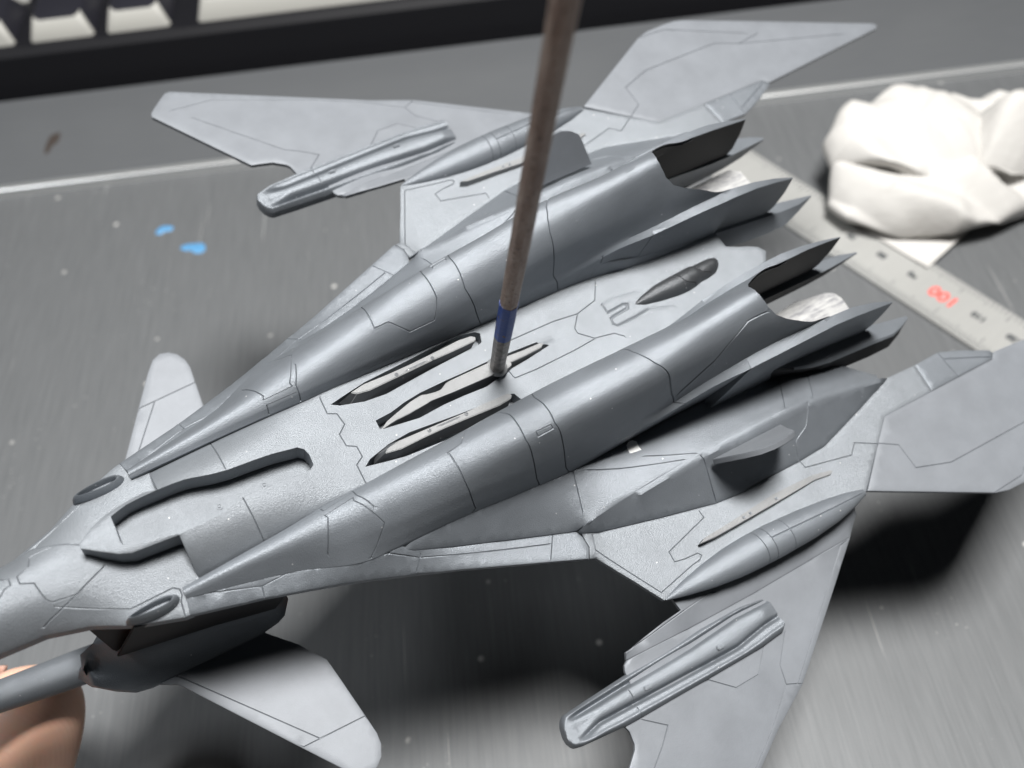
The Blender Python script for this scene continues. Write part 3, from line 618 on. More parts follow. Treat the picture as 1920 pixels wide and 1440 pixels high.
    wg = [l1, D['ow_te2'][:3], [(76.6, 104.9), (78, 105.8)], [D['ow_te2'][2], D['ow_te3'][0], D['ow_te3'][1], (50, 118), (20, 131.5), (8, 132)], D['ow_p1'], D['ow_p2'], [(34.6, 91.5), (39.4, 95.6), (35.4, 99), (31, 102), (12, 126)], D['ow_lb']]
    wg = [[p[:2] for p in g_] for g_ in wg]
    put('outer_wing', patch(wo, None, grooves=wg, creases=[[(x, w, -20.6) for x, w in l1[1:-1]]], sp=1.9, skirt=1.2, cap=1), PRS)
    # --- gun arm on the wing
    ei = lambda x: ip(x, [14.8, 15.3, 16.2, 17.4, 24, 36, 60, 73, 80, 84], [85.6, 83.0, 81.4, 80.5, 80.3, 80.2, 80.3, 81.0, 82.4, 85])
    eo = lambda x: ip(x, [14.8, 15.2, 16, 18, 29, 34, 54, 72, 80, 84], [85.8, 87.3, 88.2, 88.8, 90.3, 90.6, 91.7, 92.5, 92.2, 89])
    def arm_S(P):
        x, w = P[:, 0], P[:, 1]; a = ei(x); b = eo(x)
        ro_ = np.minimum(w-a, b-w); z = -20.0-1.6*np.clip(1-ro_/.9, 0, 1)**2-.0*x
        gi = 82.25+ip(x, [18, 34, 55, 70, 82], [-.2, 0, .6, .3, 1.3]); gout = ip(x, [18, 24, 34, 43, 66, 76], [87.4, 86.3, 87.0, 87.7, 89.3, 88.4])
        on = np.clip((x-17.5)/2.5, 0, 1)*np.clip((83-x)/3, 0, 1)
        z = z-on*1.7*np.exp(-((w-gi)/.62)**2)-on*1.5*np.exp(-((w-gout)/.55)**2)
        cen = .5*(gi+gout); hw = .5*(gout-gi)-.4; ins = np.clip(1-((w-cen)/hw)**2, 0, 1)
        z = z+np.clip((x-19)/5, 0, 1)*np.clip((81-x)/4, 0, 1)*1.35*np.sqrt(ins)-.9*on*np.clip(1-np.abs(w-cen)/(hw+.6), 0, 1)*np.clip((25-x)/8, 0, 1)
        oc = .5*(gout+b)+.15; z = z+on*.55*np.exp(-((w-oc-.5)/.55)**2)
        z = z+.45*np.exp(-((w-(a+gi)*.5)/.5)**2)*on
        return np.column_stack([P, z])
    xs_ = [15.0, 15.5, 16.2, 17.4, 20, 24, 29, 34, 44, 54, 64, 72, 78, 81]
    ao = [(x, float(ei(x))) for x in xs_][::-1]+[(x, float(eo(x))) for x in xs_]
    gl1 = lambda x: 82.25+ip(x, [18, 34, 55, 70, 82], [-.2, 0, .6, .3, 1.3]); gl2 = lambda x: ip(x, [18, 24, 34, 43, 66, 76], [87.4, 86.3, 87.0, 87.7, 89.3, 88.4])
    acr = [[(x, float(g_(x))+d_) for x in np.arange(18, 79, 1.0)] for g_ in (gl1, gl2) for d_ in (-.75, -.3, 0, .3, .75)]
    bl_ = [(27.4, 84.9), (33.9, 85.3), (51.5, 86.2), (62, 86.95), (73, 87.2)]
    gi_c = lambda x: [(x-.3, 80.4), (x, 82.5), (x+.2, 85), (x, 87.4), (x+.1, 90.4)]
    ax_ = sorted(list(np.linspace(15.0, 17.4, 6))+list(np.arange(18.2, 79.6, .75))+[80, 80.6, 81.0]+[33.8, 34.0, 34.2])
    us = np.concatenate([[0, .004, .02], np.linspace(.045, .955, 64), [.98, .996, 1]])
    arows = []
    for x in ax_:
        a_, b_ = float(ei(x)), float(eo(x)); w_ = a_+(b_-a_)*us; q = arm_S(np.column_stack([np.full(len(us), x), w_])); q[:, 2] -= .32 if abs(x-34.0) < .05 else 0
        row = [(x, a_, -24.0)]+[tuple(p) for p in q]+[(x, b_, -24.0)]; arows.append(row)
    arows = [[(p[0]-.05, p[1], -24.0) for p in arows[0]]]+arows+[[(p[0]+.05, p[1], -24.0) for p in arows[-1]]]
    VF = loft(arows); VF = (VF[0], [f[::-1] for f in VF[1]])
    arm = put('gun_arm', VF, PR, smooth=55)
    for bx, by in ((38.6, 85.35), (61.0, 86.75)):
        prism_obj('gun_bracket', [(bx-1.1, by-.5, -18.0), (bx+1.1, by-.4, -18.0), (bx+1.1, by+.6, -18.1), (bx-1.1, by+.5, -18.1)], [(bx-1.1, by-.7, -20.4), (bx+1.1, by-.6, -20.4), (bx+1.1, by+.8, -20.4), (bx-1.1, by+.7, -20.4)], PR, arm, .25, sd)
    # --- wing pod (half spindle)
    px = np.array([53.4, 56, 60, 67, 74.5, 81, 88, 100, 109, 115, 120.5]); pm = np.array([70.2, 70.2, 70.3, 70.6, 70.9, 71.2, 71.6, 72.4, 72.9, 73.1, 73.3]); prd = np.array([.1, 1.0, 2.0, 3.35, 4.3, 4.65, 4.75, 4.3, 3.4, 2.35, .9])
    def pod_S(P):
        s, t_ = P[:, 0], P[:, 1]; r = np.interp(s, px, prd); m_ = np.interp(s, px, pm); zb = -14.6+(s-50)*.03
        an = t_/10*math.pi
        return np.column_stack([s, m_-r*np.cos(an), zb+r*.95*np.sin(an)])
    po = [(53.5, 0), (120.4, 0), (120.4, 10), (53.5, 10)]
    put('wing_pod', patch(po, pod_S, grooves=[[(83.2, .02), (83.2, 9.98)], [(86, .02), (86, 9.98)], [(92, .02), (92, 9.98)], [(86, 4.6), (119, 5.0)]], sp=1.1, skirt=0, rim=None, gw=.16, gd=.26), PR)
    # --- launch rail
    rt = [(69.0, 62.85), (71.2, 62.1), (80.4, 61.95), (95.4, 61.4), (109.4, 62.2), (115.7, 63.7), (115.8, 64.3), (114.6, 64.6), (109.3, 63.7), (103.3, 63.7), (93.5, 63.65), (81, 63.45), (74, 63.3)]
    rt = ccw([(x, w, -11.6 if x < 108 else -11.9) for x, w in rt])
    rail = prism_obj('launch_rail', rt, [(x, w+(.35 if w > 63 else -.1), -14.6) for x, w, z in rt], M['primer_light'], air, .1, sd)
    for cx, cy in ((84.06, 62.7), (86.4, 62.6), (95.6, 62.75)):
        mesh_obj('rail_stud', *sided(*merge(ring((cx, cy), .2, .38, -11.7, -11.45, 12), prism(*disc((cx, cy), .12, -11.7, -11.52, 10))), sd), PR, rail)
    # --- canted stub fin on the fairing
    fa = [(81.0, 46.6, -3.2), (104.3, 47.3, -2.4), (102.6, 49.6, 1.6), (101.0, 51.2, 5.2), (99.4, 52.0, 7.8), (96.5, 52.5, 9.8), (93.0, 52.8, 11.0), (89.5, 52.7, 11.0), (86.3, 52.0, 9.6), (83.9, 50.6, 6.8), (82.2, 48.8, 2.6)]
    fb = [(x*.985+1.4, w+1.3, z-1.0) for x, w, z in fa]
    prism_obj('stub_fin', fa, fb, PRS, air, .15, sd)
    # --- vent beside the nose
    vc = np.array([-55.2, 15.7]); vd = np.array([.985, .17 if sd > 0 else .17]); vd = np.array([.996, .02]); vp_ = np.array([-vd[1], vd[0]])
    rings = []
    n_ = 28
    for i in range(n_):
        an = 2*math.pi*i/n_; ca, sa = math.cos(an), math.sin(an); tp = .62+.38*ca
        def pt(a_, b_, z): 
            q = vc+vd*a_*ca+vp_*b_*sa*(.75+.25*ca); return (q[0], q[1], z)
        rings.append([pt(6.2, 2.5, -8.3), pt(5.9, 2.2, -6.3), pt(5.3, 1.5, -4.7), pt(4.9, 1.15, -4.35), pt(4.5, .82, -4.7), pt(4.2, .55, -6.4)])
    rings.append(rings[0]); VV, FF = loft(rings)
    FF = [tuple(reversed(f)) for f in FF]
    FF.append(tuple(i*6+5 for i in range(n_)))
    ob = put('vent', (VV, FF), PR, smooth=50)
    # --- missile in its bay
    mt = [(5.0, 8.9), (9, 9.55), (15.5, 9.4), (21, 9.45), (28, 9.75), (36.2, 10.2), (39.6, 9.9), (40.6, 9.2), (40.0, 8.3), (33, 8.1), (27, 8.1), (17, 7.75), (9.4, 7.5), (6.2, 8.0)]
    mt = ccw([(x, w, 2.5) for x, w in mt]); ml = [((x-5)*1.05+2.0, 8.75+(w-8.75)*2.3+.0*x, -1.2) for x, w, z in mt]
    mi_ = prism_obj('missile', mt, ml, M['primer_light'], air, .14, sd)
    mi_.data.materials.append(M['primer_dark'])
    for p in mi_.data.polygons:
        if abs(p.normal.z) < .6 or p.normal.z < 0: p.material_index = 1  # shade on the sides painted as darker primer, top kept pale
    for cx in (17.2, 27.5):
        mesh_obj('screw', *sided(*merge(ring((cx, 8.4+(cx-17)*.02), .28, .52, 2.3, 2.58, 14), prism(*disc((cx, 8.4+(cx-17)*.02), .28, 2.2, 2.535))), sd), M['primer_dark'], mi_)
    sl_ = ccw([(19.3, 8.3, 2.57), (20.6, 8.62, 2.57), (25, 8.72, 2.57), (25.9, 8.5, 2.57), (24.6, 8.26, 2.57), (20, 8.2, 2.57)])
    mesh_obj('slot', *sided(*prism(sl_, [(x, w, 2.3) for x, w, z in sl_]), sd), M['primer_dark'], mi_)
    # --- canard low on the nose
    co = [(-64.5, 17.5), (-63.3, 20.9), (-58.2, 23.8), (-31.6, 62.5), (-28.6, 66.2), (-26.0, 67.4), (-23.6, 66.8), (-21.6, 65.2), (-20.2, 62.4), (-19.9, 59.5), (-21.9, 43.1), (-22.8, 36.5), (-27.5, 29.3), (-33.5, 22.6), (-36, 17)]
    put('canard', patch([(x, w, -51.5) for x, w in co], None, grooves=[[(-58, 21.2), (-33.2, 53.3)], [(-20.8, 54.2), (-37.5, 53.2)]], sp=2.2, skirt=1.0, cap=1), PRS)
for side in (-1, 1): shape_side(side)
# the white chip of bare plastic on the near wing root only
ch = ccw([(x, -w, -6.2) for x, w, z in D['chip']])
def hole_z(x, y): return -6.2
# --- gun body in the centre bay
gh = ccw([(6.97, -2.3), (9.7, -1.1), (13.4, -.1), (16.9, .75), (20.4, 1.2), (21.8, .9), (24, .55), (25.6, .5), (27.3, 1.3), (29, 1.45), (44.5, 1.6), (45.3, 1.0), (45.3, -1.5), (43.8, -2.0), (28, -1.75), (26.4, -1.5), (21.9, -1.15), (20.4, -1.55), (15.2, -1.9), (12.4, -1.9), (10, -2.1)])
gz = lambda x: np.interp(x, [6.9, 9, 20.5, 22, 25.5, 27.5, 50], [-.5, 1.0, 1.7, 1.2, 1.2, 1.9, 1.9])
top = [(x, y, float(gz(x))) for x, y in gh]; low = [(x*1.0, y*1.35-.35, -3.2) for x, y in gh]
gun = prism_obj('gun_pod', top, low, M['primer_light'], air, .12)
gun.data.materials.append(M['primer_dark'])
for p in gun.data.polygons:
    if p.normal.z < .35: p.material_index = 1  # side shade put into the colour, top stays pale
gt = ccw([(45.2, 1.3), (50.6, .95), (55.6, .9), (56.2, .3), (55.2, -.4), (50, -.65), (45.2, -.7)])
prism_obj('gun_barrel', [(x, y, 1.5) for x, y in gt], [(x, y-.5, -3) for x, y in gt], M['primer_light'], air, .15)
# --- spindle fairing at the tail of the deck
bx = np.array([86.9, 89.5, 94.7, 100, 104, 107.5, 109, 112, 115, 117, 117.6]); bh = np.array([.2, 1.5, 2.7, 3.3, 3.45, 3.3, 2.9, 2.9, 2.6, 1.7, .3]); bc = np.array([.25, .2, .35, .25, .3, .7, .75, .9, 1.2, 1.7, 1.9])
def bul_S(P):
    s, t_ = P[:, 0], P[:, 1]; r = np.interp(s, bx, bh); c_ = np.interp(s, bx, bc); an = t_/8*math.pi
    return np.column_stack([s, c_-r*np.cos(an)*.92, -.3+r*1.12*np.sin(an)])
mesh_obj('tail_bulge', *patch([(87, 0), (117.5, 0), (117.5, 8), (87, 8)], bul_S, grooves=[[(101.5, 7), (102, 4), (103, 2.8), (106, 1.6), (107, .1)], [(109, 7.9), (108.6, 5), (109.5, 3), (112.5, 1.8), (112, .2)]], sp=.8, skirt=0, rim=None, gw=.13, gd=.22), M['primer_dark'], air)

# --- lower nose and intake trunk
def trunk_ring(x, sg):
    f = lambda xs, ys: float(np.interp(x, xs, ys))
    xs = [-79, -76, -72, -68, -64, -55, -40, -35, -30, -28, -26.7]
    wb = f(xs, [12.5, 14.6, 18, 20.6, 21.5, 21.8, 22.3, 22.4, 22.4, 22.3, 22.2]); zb = f(xs, [-52, -51.8, -51.6, -51.5, -51.5, -51.5, -51.3, -50.6, -47.5, -43.5, -29])
    wa = f(xs, [4, 4.6, 6.2, 9.2, 12, 14, 17, 18.3, 19.6, 20.2, 20.6]); za = f(xs, [-53, -48.5, -45, -42.5, -41, -41, -41.5, -41, -39.5, -36, -26])
    wi = f([-79, -76, -72, -68, -64], [11, 8.5, 5.5, 3, 0])
    fr = 1.0
    if x < -76: fr = (x+82)/6.0; fr = fr*fr*(3-2*fr)*.6+fr*.4; wb, zb, wa, za, wi = 14.6, -51.8, 10.0, -48.0, 8.5
    h = [(wi, zb-1), (wi, za-.5), (wi*.4+wa*.6, za+.6), (max(wa, wi+.3), za), (wa*.72+wb*.28, za*.62+zb*.38-1.2), (wa*.35+wb*.65, za*.22+zb*.78-.6), (wb-.5, zb+.4), (wb, zb-.3), (wb-.5, zb-1.2), (wb*.6+wi*.4, zb-3), (wi, zb-3)]
    h = [(4.2+(w-4.2)*fr, -77.5+(z+77.5)*fr**.8) for w, z in h]
    return [(x, w*sg, z) for w, z in h]
for sg in (-1, 1): mesh_obj('lower_trunk', *loft([trunk_ring(x, sg) for x in ([-81.9, -81, -80, -79, -78, -77] if sg < 0 else [])+[-76, -75, -73.5, -72, -70, -68, -66, -64, -61, -58, -54, -50, -46, -42, -38, -35, -33, -31.5, -30, -29, -28, -27.3, -26.7]], True, True), PR, air, smooth=100)
def beam_ring(x):
    zc = float(np.interp(x, [-130, -103, -98, -88, -81, -60], [-56, -69.9, -73.1, -78.5, -81.8, -92])); a = float(np.interp(x, [-130, -100, -81], [3.6, 4.2, 5.0])); b = float(np.interp(x, [-130, -100, -81], [3.6, 4.4, 5.0]))
    return [(x, a*math.copysign(abs(math.cos(t_))**.8, math.cos(t_)), zc+b*math.copysign(abs(math.sin(t_))**.8, math.sin(t_))) for t_ in np.linspace(0, 2*math.pi, 36, endpoint=False)]
mesh_obj('lower_nose', *loft([beam_ring(x) for x in np.linspace(-130, -62, 30)], True, True), PR, air, smooth=60)
# intake box under the strake, its deep shade painted black
for s_ in (-1, 1):
    a = [(-69.5, 10.9*s_, -10.4), (-55, 15.0*s_, -9.6), (-40, 17.6*s_, -9), (-27, 21.5*s_, -10.5), (-26, 20*s_, -10.5), (-26, 2*s_, -9.5), (-69.5, 2*s_, -10)]
    b = [(-68.3, 10.4*s_, -46), (-55, 12.5*s_, -46), (-40, 15*s_, -46), (-29, 19.3*s_, -45), (-28, 18*s_, -44), (-28, 2*s_, -45), (-68.3, 2*s_, -46)]
    prism_obj('intake_trunk', a, b, M['painted_shade'], air, .4)
    la = [(-68.2, 12.2, -43.4), (-60.5, 17.0, -9.0), (-40, 20.0, -10.0), (-26.9, 22.6, -11.5), (-26.6, 22.0, -24), (-29.5, 20.6, -39.5), (-45, 16.6, -42)]
    prism_obj('intake_lip', [(x, w*s_, z) for x, w, z in la], [(x+.4, (w-1.0)*s_, z-.3) for x, w, z in la], M['painted_shade'], air, .25)
# flat belly so that nothing shows through the shell
def slab(z0, pts): return prism([(x, y, z0) for x, y in pts], [(x, y, z0-2.5) for x, y in pts], True)
mesh_obj('belly', *slab(-11.5, [(-66, -11), (122, -31), (122, 31), (-66, 11)]), M['primer_dark'], air, smooth=0)
# white chip
prism_obj('bare_chip', [(x, y, z) for x, y, z in ch], [(x, y, z-2) for x, y, z in ch], M['white'], air, .5)

# ------------------------------------------------------------------ the rod stuck on the model
B = Matrix(T_MODEL) @ Vector((41.6, -.35, 1.5)); Tp = Matrix(T_MODEL) @ Vector((29.3, 1.2, 121.6))
ax = (Tp-B).normalized(); qr = ax.to_track_quat('Z', 'X').to_matrix().to_4x4(); qr.translation = B
rod = empty('paint_rod', 'rusty brown rod with a blue band stuck upright on the grey model', 'rod', qr)
RS = .046/.052
def rod_part(name, z0, z1, r0, r1, mat, n=8, twist=.3):
    z0, z1, r0, r1 = z0*RS, z1*RS, r0*RS, r1*RS
    rings = []
    k = max(2, int((z1-z0)/.25))
    for i in range(k+1):
        z = z0+(z1-z0)*i/k; r = r0+(r1-r0)*i/k; rr = []
        for j in range(n*3):
            an = 2*math.pi*j/(n*3)+twist; c_ = math.cos(math.pi/n)/math.cos(((an-twist) % (2*math.pi/n))-math.pi/n)
            q = r*(.55*c_+.45)*(1+.012*math.sin(z*3.1+j*1.7)+.008*math.sin(z*9.7+j*2.9)); rr.append((q*math.cos(an), q*math.sin(an), z))
        rings.append(rr)
    V, F = loft(rings, True, True); return mesh_obj(name, V, F, mat, rod, smooth=24)
L = (Tp-B).length
rod_part('tip', 0, .92, .103, .112, M['tip'])
rod_part('blue_band', .92, 1.75, .1135, .1165, M['band'])
rod_part('shaft', 1.75, L/RS+4, .112, .128, M['rust'])
gl = bmesh.new(); bmesh.ops.create_icosphere(gl, subdivisions=3, radius=.12)
for v_ in gl.verts: v_.co = Vector((v_.co.x*1.1, v_.co.y*1.0, v_.co.z*.35))
bm_obj('glue_blob', gl, M['primer_light'], rod)

# ------------------------------------------------------------------ the desk
def plane(name, x0, x1, y0, y1, z, mat):
    V = [(x0, y0, z), (x1, y0, z), (x1, y1, z), (x0, y1, z)]
    return mesh_obj(name, V, [(0, 1, 2, 3)], mat, smooth=0)
tag(plane('desk_surface', -90, 90, -60, 120, 0, M['steel']), kind='structure')
# raised steel plate in front of the keyboard
bm = bmesh.new(); bmesh.ops.create_cube(bm, size=1)
for v_ in bm.verts: v_.co = Vector((v_.co.x*120, 21.42+v_.co.y*3.85, .14+v_.co.z*.28))
ed = [e for e in bm.edges if abs(e.verts[0].co.x-e.verts[1].co.x) > 50 and e.verts[0].co.z > .2]
bmesh.ops.bevel(bm, geom=ed, offset=.13, segments=3, affect='EDGES')
pl_o = bm_obj('steel_ledge', bm, [M['plate'], M['plate_edge']], smooth=60)
for p in pl_o.data.polygons:
    if p.normal.z < .95: p.material_index = 1
tag(pl_o, 'flat brushed steel ledge with bright edges in front of the keyboard', 'ledge')

def text_mesh(name, body, size, mat, extrude=.002, off=0.):
    c_ = bpy.data.curves.new(name, 'FONT'); c_.body = body; c_.size = size; c_.align_x = 'CENTER'; c_.align_y = 'CENTER'; c_.extrude = extrude; c_.offset = off; c_.resolution_u = 3
    o = bpy.data.objects.new(name, c_); COL.objects.link(o); bpy.context.view_layer.update()
    me = bpy.data.meshes.new_from_object(o.evaluated_get(bpy.context.evaluated_depsgraph_get())); bpy.data.objects.remove(o)
    me.materials.clear(); me.materials.append(mat); q = bpy.data.objects.new(name, me); COL.objects.link(q); return q
# ------------------------------------------------------------------ keyboard
kb = empty('keyboard', 'black keyboard with pale fronted keys along the back of the desk', 'keyboard', Matrix.Translation((0, 23.5, 0)))
bm = bmesh.new()
prof = [(0, .02), (-.02, 1.35), (.12, 1.52), (.35, 1.56), (14, 2.3), (14, .02)]
def case_bm():
    V, F = loft([[(x, y, z) for y, z in prof] for x in (-26, 26)], True, True); return V, F
mesh_obj('case', *case_bm(), M['case'], kb, smooth=30)
def key_mesh(w, name):
    b = (w/2-.15, .92); tp = (w/2-.40, .62); rings = []
    n = 8
    def rr(hx, y0, y1, z, r, dish=0):
        pts = []
        for cx, cy, a0 in ((hx-r, y1-r, 0), (-hx+r, y1-r, 90), (-hx+r, y0+r, 180), (hx-r, y0+r, 270)):
            for k in range(5):
                a = math.radians(a0+k*22.5); x = cx+r*math.cos(a); y = cy+r*math.sin(a)
                pts.append((x, y, z-dish*(1-(x/hx)**2)))
        return pts
    rings = [rr(b[0], -.9, .9, 0, .12), rr(b[0]-.03, -.88, .88, .10, .12), rr(tp[0]+.05, -.70, .72, .50, .16, .03), rr(tp[0], -.64, .66, .56, .18, .12)]
    V, F = loft(rings, True); mi = []
    for f in F:
        j = f[0] % 20; mi.append(0 if (10 <= j < 19 and f[0] < 60) else 1)  # flanks take the dark top colour to paint their shade
    F.append(tuple(range(3*20, 4*20))); mi.append(1)
    me = bpy.data.meshes.new(name); me.from_pydata(V, [], F); me.materials.append(M['key_side']); me.materials.append(M['key_top']); me.polygons.foreach_set('material_index', mi)
    me.shade_smooth(); me.set_sharp_from_angle(angle=math.radians(40)); return me
kme = {}
def key(x, row, w):
    if w not in kme: kme[w] = key_mesh(w, 'key')
    o = bpy.data.objects.new('key', kme[w]); COL.objects.link(o); o.parent = kb
    o.location = (x, 1.15+row*1.9, 1.55+row*.1); o.rotation_euler = (.06, 0, 0); return o
p0 = -10.62+0
lay = {0: [(-14.66, 1.9), (-12.66, 1.9), (-10.62, 2.02), (-8.60, 2.02), (-1.6, 11.2), (5.6, 2.3), (8.0, 2.3), (10.4, 2.3), (13.2, 2.3)]}
for x, w in lay[0]: key(x, 0, w)
for k in range(10): key(-15.2+k*2.02+.5, 1, 2.02)
def legend(txt, x, row):
    o = text_mesh('legend', txt, .42, M['legend']); o.parent = kb
    o.location = (x, 1.15+row*1.9+.18, 1.55+row*.1+.52); o.rotation_euler = (.06, 0, 0)
legend('alt', -8.75, 0); legend('win', -10.75, 0)

# ------------------------------------------------------------------ steel ruler
rd = Vector((2.335, -3.62, 0)).normalized(); rn = Vector((-rd.y, rd.x, 0)) # rn: towards the far side
R0 = Vector((6.20, 15.45, 0))
rm = Matrix((rd, rn, Vector((0, 0, 1)))).transposed().to_4x4(); rm.translation = R0+rn*0
rul = empty('steel_ruler', 'scratched steel ruler with a red number on the desk beside the tissue', 'ruler', rm)
W_ = 1.30
bm = bmesh.new(); bmesh.ops.create_cube(bm, size=1)
for v_ in bm.verts: v_.co = Vector((v_.co.x*19+7.0, v_.co.y*W_+W_/2, .05+v_.co.z*.1))
bmesh.ops.bevel(bm, geom=list(bm.edges), offset=.02, segments=1, affect='EDGES')
bm_obj('blade', bm, M['ruler'], rul)
V = []; F = []
def rect(x0, x1, y0, y1, z):
    b = len(V); V.extend([(x0, y0, z), (x1, y0, z), (x1, y1, z), (x0, y1, z)]); F.append((b, b+1, b+2, b+3))
x = -2.3; i = 0
while x < 15.5:
    ln = .34 if i % 20 == 0 else (.27 if i % 10 == 0 else (.2 if i % 2 == 0 else .13))
    rect(x-.007, x+.007, .02, ln, .1012)
    if i % 2 == 0: rect(x-.008, x+.008, W_-.02-ln*.8, W_-.02, .1012)
    x += .053; i += 1
tk = mesh_obj('scale_ticks', V, F, M['ink'], rul, smooth=0); tag(tk, kind='stuff')
def rtext(s, u, vv, size, mat, name):
    o = text_mesh(name, s, size, mat, .001, .012); o.parent = rul
    o.location = (u, vv, .1025); o.rotation_euler = (0, 0, math.pi)
u100 = (Vector((8.724, 12.402, 0))-R0).dot(rd)
rtext('100', u100, .68, .42, M['red'], 'number')
for k, s_ in ((-2, '80'), (-1, '90'), (1, '110'), (2, '120'), (-3, '70')): rtext(s_, u100+k*1.06*.74, .72, .2, M['ink'], 'number')

# ------------------------------------------------------------------ crumpled tissue
from mathutils import noise as mn
def pillow(name, outline, z0, z1, seed, parent, amp=.14, dome=.25):
    """a fold of tissue: irregular outline (x, y), rolled edges, soft creases"""
    rg = random.Random(int(seed*10)); fold_dirs = [(rg.uniform(-1, 1)*1.1, rg.uniform(-1, 1)*1.1, rg.uniform(-.6, .6), rg.random(), a_) for a_ in (1.0, .9, .7, .6, .45, .4)]
    P = resample(ccw(outline), .09, True); n = len(P); cen = P.mean(0); rings = []
    for k in range(33):
        s_ = -1+2*k/32; q = (1-abs(s_)**2.6)**(1/2.2) if abs(s_) < 1 else 0
        ring_ = []
        for i in range(n):
            d = P[i]-cen; f_ = max(q, .02); x, y = cen+d*f_
            z = z0+(z1-z0)*(s_+1)/2+dome*(1-f_)*(1 if s_ > 0 else 0)
            v_ = Vector((x*.55+seed, y*.55, z*.8)); c1 = abs(mn.noise(v_*1.1)); c2 = abs(mn.noise(v_*2.3+Vector((3, 1, 7))))
            g_ = 0
            for (dx, dy, dz, ph, am) in fold_dirs: t_ = v_.x*dx+v_.y*dy+v_.z*dz+ph; g_ += am*(abs(t_-math.floor(t_)-.5)-.25)
            z += g_*amp*1.6*(1 if s_ > -.3 else .4)+(c1-.25)*amp*.5
            rr_ = 1+(mn.noise(v_*1.4+Vector((9, 2, 4))))*.08*f_+g_*.10*f_
            ring_.append((cen[0]+(x-cen[0])*rr_-10.4, cen[1]+(y-cen[1])*rr_-16.4, max(z, .02)))
        rings.append(ring_)
    V, F = loft(rings, True, True)
    return mesh_obj(name, V, F, M['tissue'], parent, smooth=70)
ti = empty('crumpled_tissue', 'crumpled white paper tissue on the desk behind the ruler', 'tissue', Matrix.Translation((10.4, 16.4, 0)))
pillow('lower_fold', [[7.743,16.236],[7.489,15.792],[7.309,15.121],[7.524,14.623],[8.491,14.118],[9.499,13.808],[10.454,13.962],[11.626,14.331],[12.625,15.274],[12.841,16.536],[11.759,17.442],[9.772,17.437]], .03, 1.25, 2.3, ti, .42)
pillow('upper_fold', [[7.293,16.287],[7.27,15.746],[7.932,15.389],[8.916,14.976],[9.957,14.778],[10.657,15.13],[11.319,15.901],[11.178,16.686],[10.61,17.352],[9.827,17.513],[8.981,17.327],[7.879,16.867]], .95, 1.6, 5.1, ti, .50, .45)
pillow('upper_fold', [[10.296,16.116],[10.327,15.03],[10.885,14.751],[12.058,14.874],[13.063,15.572],[12.826,16.56],[12.035,16.916],[11.154,16.801]], .9, 1.4, 8.8, ti, .50, .5)
# loose flat corner sticking out towards the ruler
V = []; F = []
A_, B_, C_ = Vector((7.75, 14.9, .16)), Vector((10.2, 14.3, .2)), Vector((8.85, 13.3, .15))
nn_ = 14
idx = {}
for i in range(nn_+1):
    for j in range(nn_+1-i):
        p = A_+(B_-A_)*(i/nn_)+(C_-A_)*(j/nn_); p.z += .03*mn.noise(p*1.5); idx[(i, j)] = len(V); V.append(p-Vector((10.4, 16.4, 0)))
for i in range(nn_):
    for j in range(nn_-i):
        F.append((idx[(i, j)], idx[(i, j+1)], idx[(i+1, j)]))
        if (i+1, j+1) in idx and j < nn_-i-1: F.append((idx[(i+1, j)], idx[(i, j+1)], idx[(i+1, j+1)]))
V2 = [(v_[0], v_[1], v_[2]) for v_ in V]; b_ = len(V2)
V2 += [(v_[0], v_[1], v_[2]-.02) for v_ in V]; F += [(f[2]+b_, f[1]+b_, f[0]+b_) for f in F]
mesh_obj('flat_corner', V2, F, M['tissue'], ti)

# ------------------------------------------------------------------ paint spots and one dark streak
def blob(name, c, r, seed, mat, h=.02, asp=(1, 1)):
    n_ = 20; top = []
    for i in range(n_):
        a = 2*math.pi*i/n_; q = r*(1+.28*math.sin(2*a+seed)+.18*math.sin(3*a+2*seed)); top.append((q*.8*math.cos(a)*asp[0], q*.8*math.sin(a)*asp[1], h))
    low = [(x*1.2, y*1.2, .001) for x, y, z in top]
    o = mesh_obj(name, *prism(top, low), mat, None, smooth=70); o.location = c; return o
tag(blob('paint_spot', (-7.70, 17.58, 0), .17, 1.0, M['blue_spot']), 'small round blue paint spot on the desk under the steel ledge', 'paint spot', 'blue paint spots')
tag(blob('paint_spot', (-6.89, 16.82, 0), .26, 2.6, M['blue_spot'], .02, (1, .75)), 'larger ragged blue paint spot on the bare desk', 'paint spot', 'blue paint spots')
tag(blob('streak', (-10.95, 21.15, .281), .2, .4, M['dark_streak'], .004, (.7, 2.2)), 'thin dark smudge on the steel ledge near the keyboard', 'streak')  # thin dark brown oval lying on the ledge

# ------------------------------------------------------------------ hand: the fingertip behind the lower nose
HN = {"i0":[-6.883,5.686,2.882],"i1":[-6.899,5.485,2.788],"i2":[-6.977,5.165,2.602],"i3":[-7.186,4.641,2.319],"i4":[-7.622,3.853,1.894],"i5":[-8.156,2.449,1.812],"i6":[-9.539,0.747,0.609],"t0":[-8.367,4.695,3.059],"t1":[-8.748,4.461,2.876],"t2":[-9.382,3.847,2.524],"t3":[-10.276,2.668,1.857],"t4":[-11.109,1.264,1.013],"m1":[-9.245,3.208,1.517],"m2":[-9.813,2.132,0.93],"m3":[-10.734,0.596,0.237],"r1":[-10.575,2.865,0.487],"r2":[-10.993,1.72,0.101],"r3":[-11.786,0.26,-0.279],"p1":[-11.759,2.121,-0.348],"p2":[-12.131,1.153,-0.597],"p3":[-12.747,-0.208,-0.899],"pc":[-11.706,-0.864,-0.65],"w0":[-12.28,-2.683,-1.309],"w1":[-12.968,-4.383,-2.13]}
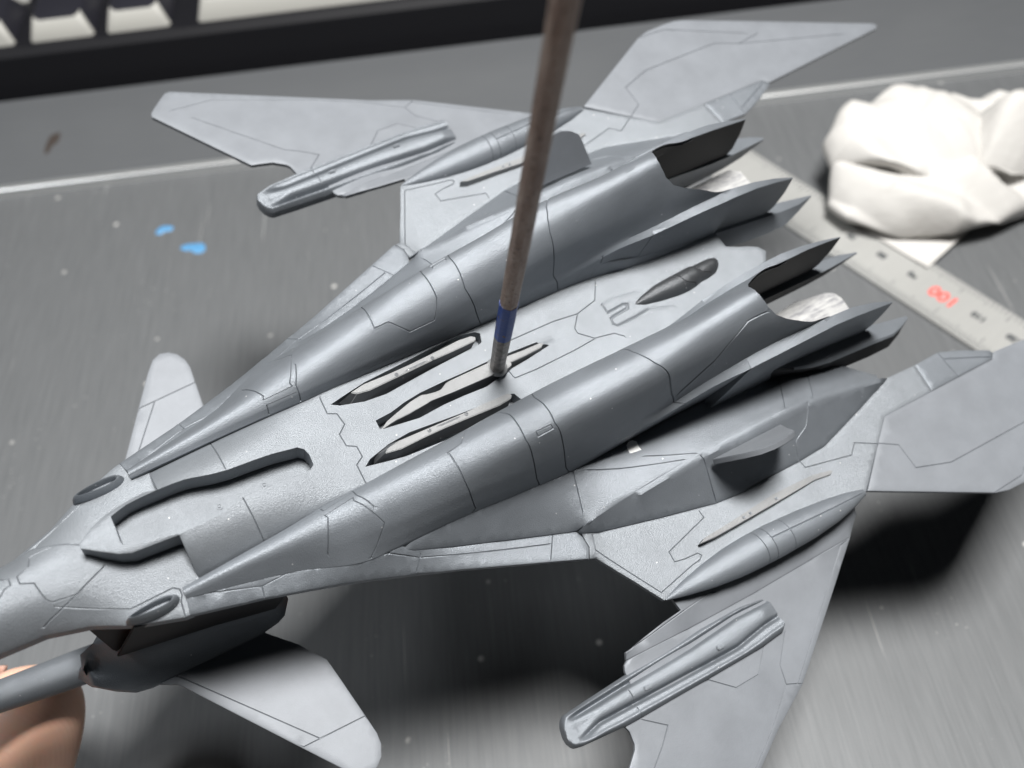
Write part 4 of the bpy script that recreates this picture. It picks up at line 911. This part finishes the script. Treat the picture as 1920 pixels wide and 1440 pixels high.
def hand_mesh():
    ch = {'w1': (None, 2.0), 'w0': ('w1', 2.0), 'pc': ('w0', 2.1)}
    def chain(par, names, rad):
        for n_, r_ in zip(names, rad): ch[n_] = (par, r_); par = n_
    chain('pc', ['i6', 'i5', 'i4', 'i3', 'i2', 'i1', 'i0'], [.98, .90, .84, .80, .77, .62, .30])
    chain('pc', ['t4', 't3', 't2', 't1', 't0'], [1.1, .95, .82, .74, .5])
    chain('pc', ['m3', 'm2', 'm1'], [.9, .78, .66]); chain('pc', ['r3', 'r2', 'r1'], [.86, .74, .62]); chain('pc', ['p3', 'p2', 'p1'], [.76, .64, .52])
    names = list(ch); V = [HN[n_] for n_ in names]; E = [(names.index(ch[n_][0]), names.index(n_)) for n_ in names if ch[n_][0]]
    me = bpy.data.meshes.new('hand_skeleton'); me.from_pydata(V, E, []); o = bpy.data.objects.new('hand_skeleton', me); COL.objects.link(o)
    sk = o.modifiers.new('skin', 'SKIN'); sk.use_smooth_shade = True
    for d_, n_ in zip(me.skin_vertices[0].data, names): d_.radius = (ch[n_][1], ch[n_][1]); d_.use_root = n_ == 'w1'
    ss = o.modifiers.new('sub', 'SUBSURF'); ss.levels = 3; ss.render_levels = 3
    dg = bpy.context.evaluated_depsgraph_get(); ev = o.evaluated_get(dg); m2 = bpy.data.meshes.new_from_object(ev); bpy.data.objects.remove(o)
    return m2
hm = hand_mesh(); hm.name = 'hand'; hm.materials.clear(); hm.materials.append(M['skin'])
hm.shade_smooth()
hand = bpy.data.objects.new('person_hand', hm); COL.objects.link(hand)
tag(hand, 'fingertip of a hand holding the grey model by its lower nose', 'hand')
# fingernail on the back of the index fingertip
a_ = Vector(HN['i1']); b_ = Vector(HN['i3']); axf = (b_-a_).normalized(); camv = (Vector((0, 0, 15))-a_).normalized()
side_ = axf.cross(camv).normalized(); back = (-camv*.45+side_*(-1)*.9 if False else (-camv*.25+side_*.95)).normalized(); sd_ = axf.cross(back).normalized()
V = []; F = []; n1_, n2_ = 14, 12
for i in range(n1_+1):
    for j in range(n2_+1):
        u_ = -1.0+2*j/n2_; l_ = -.10+i/n1_*.95; wd_ = .62
        an = u_*wd_; r_ = .645+.02*(1-u_*u_)+.07*min(1, max(0, l_))
        V.append(tuple(a_+axf*l_+(back*math.cos(an)+sd_*math.sin(an))*r_))
for i in range(n1_):
    for j in range(n2_):
        q = i*(n2_+1)+j; F.append((q, q+1, q+n2_+2, q+n2_+1))
nail = mesh_obj('fingernail', V, F, M['nail'], hand, smooth=60)
sol = nail.modifiers.new('thick', 'SOLIDIFY'); sol.thickness = .05
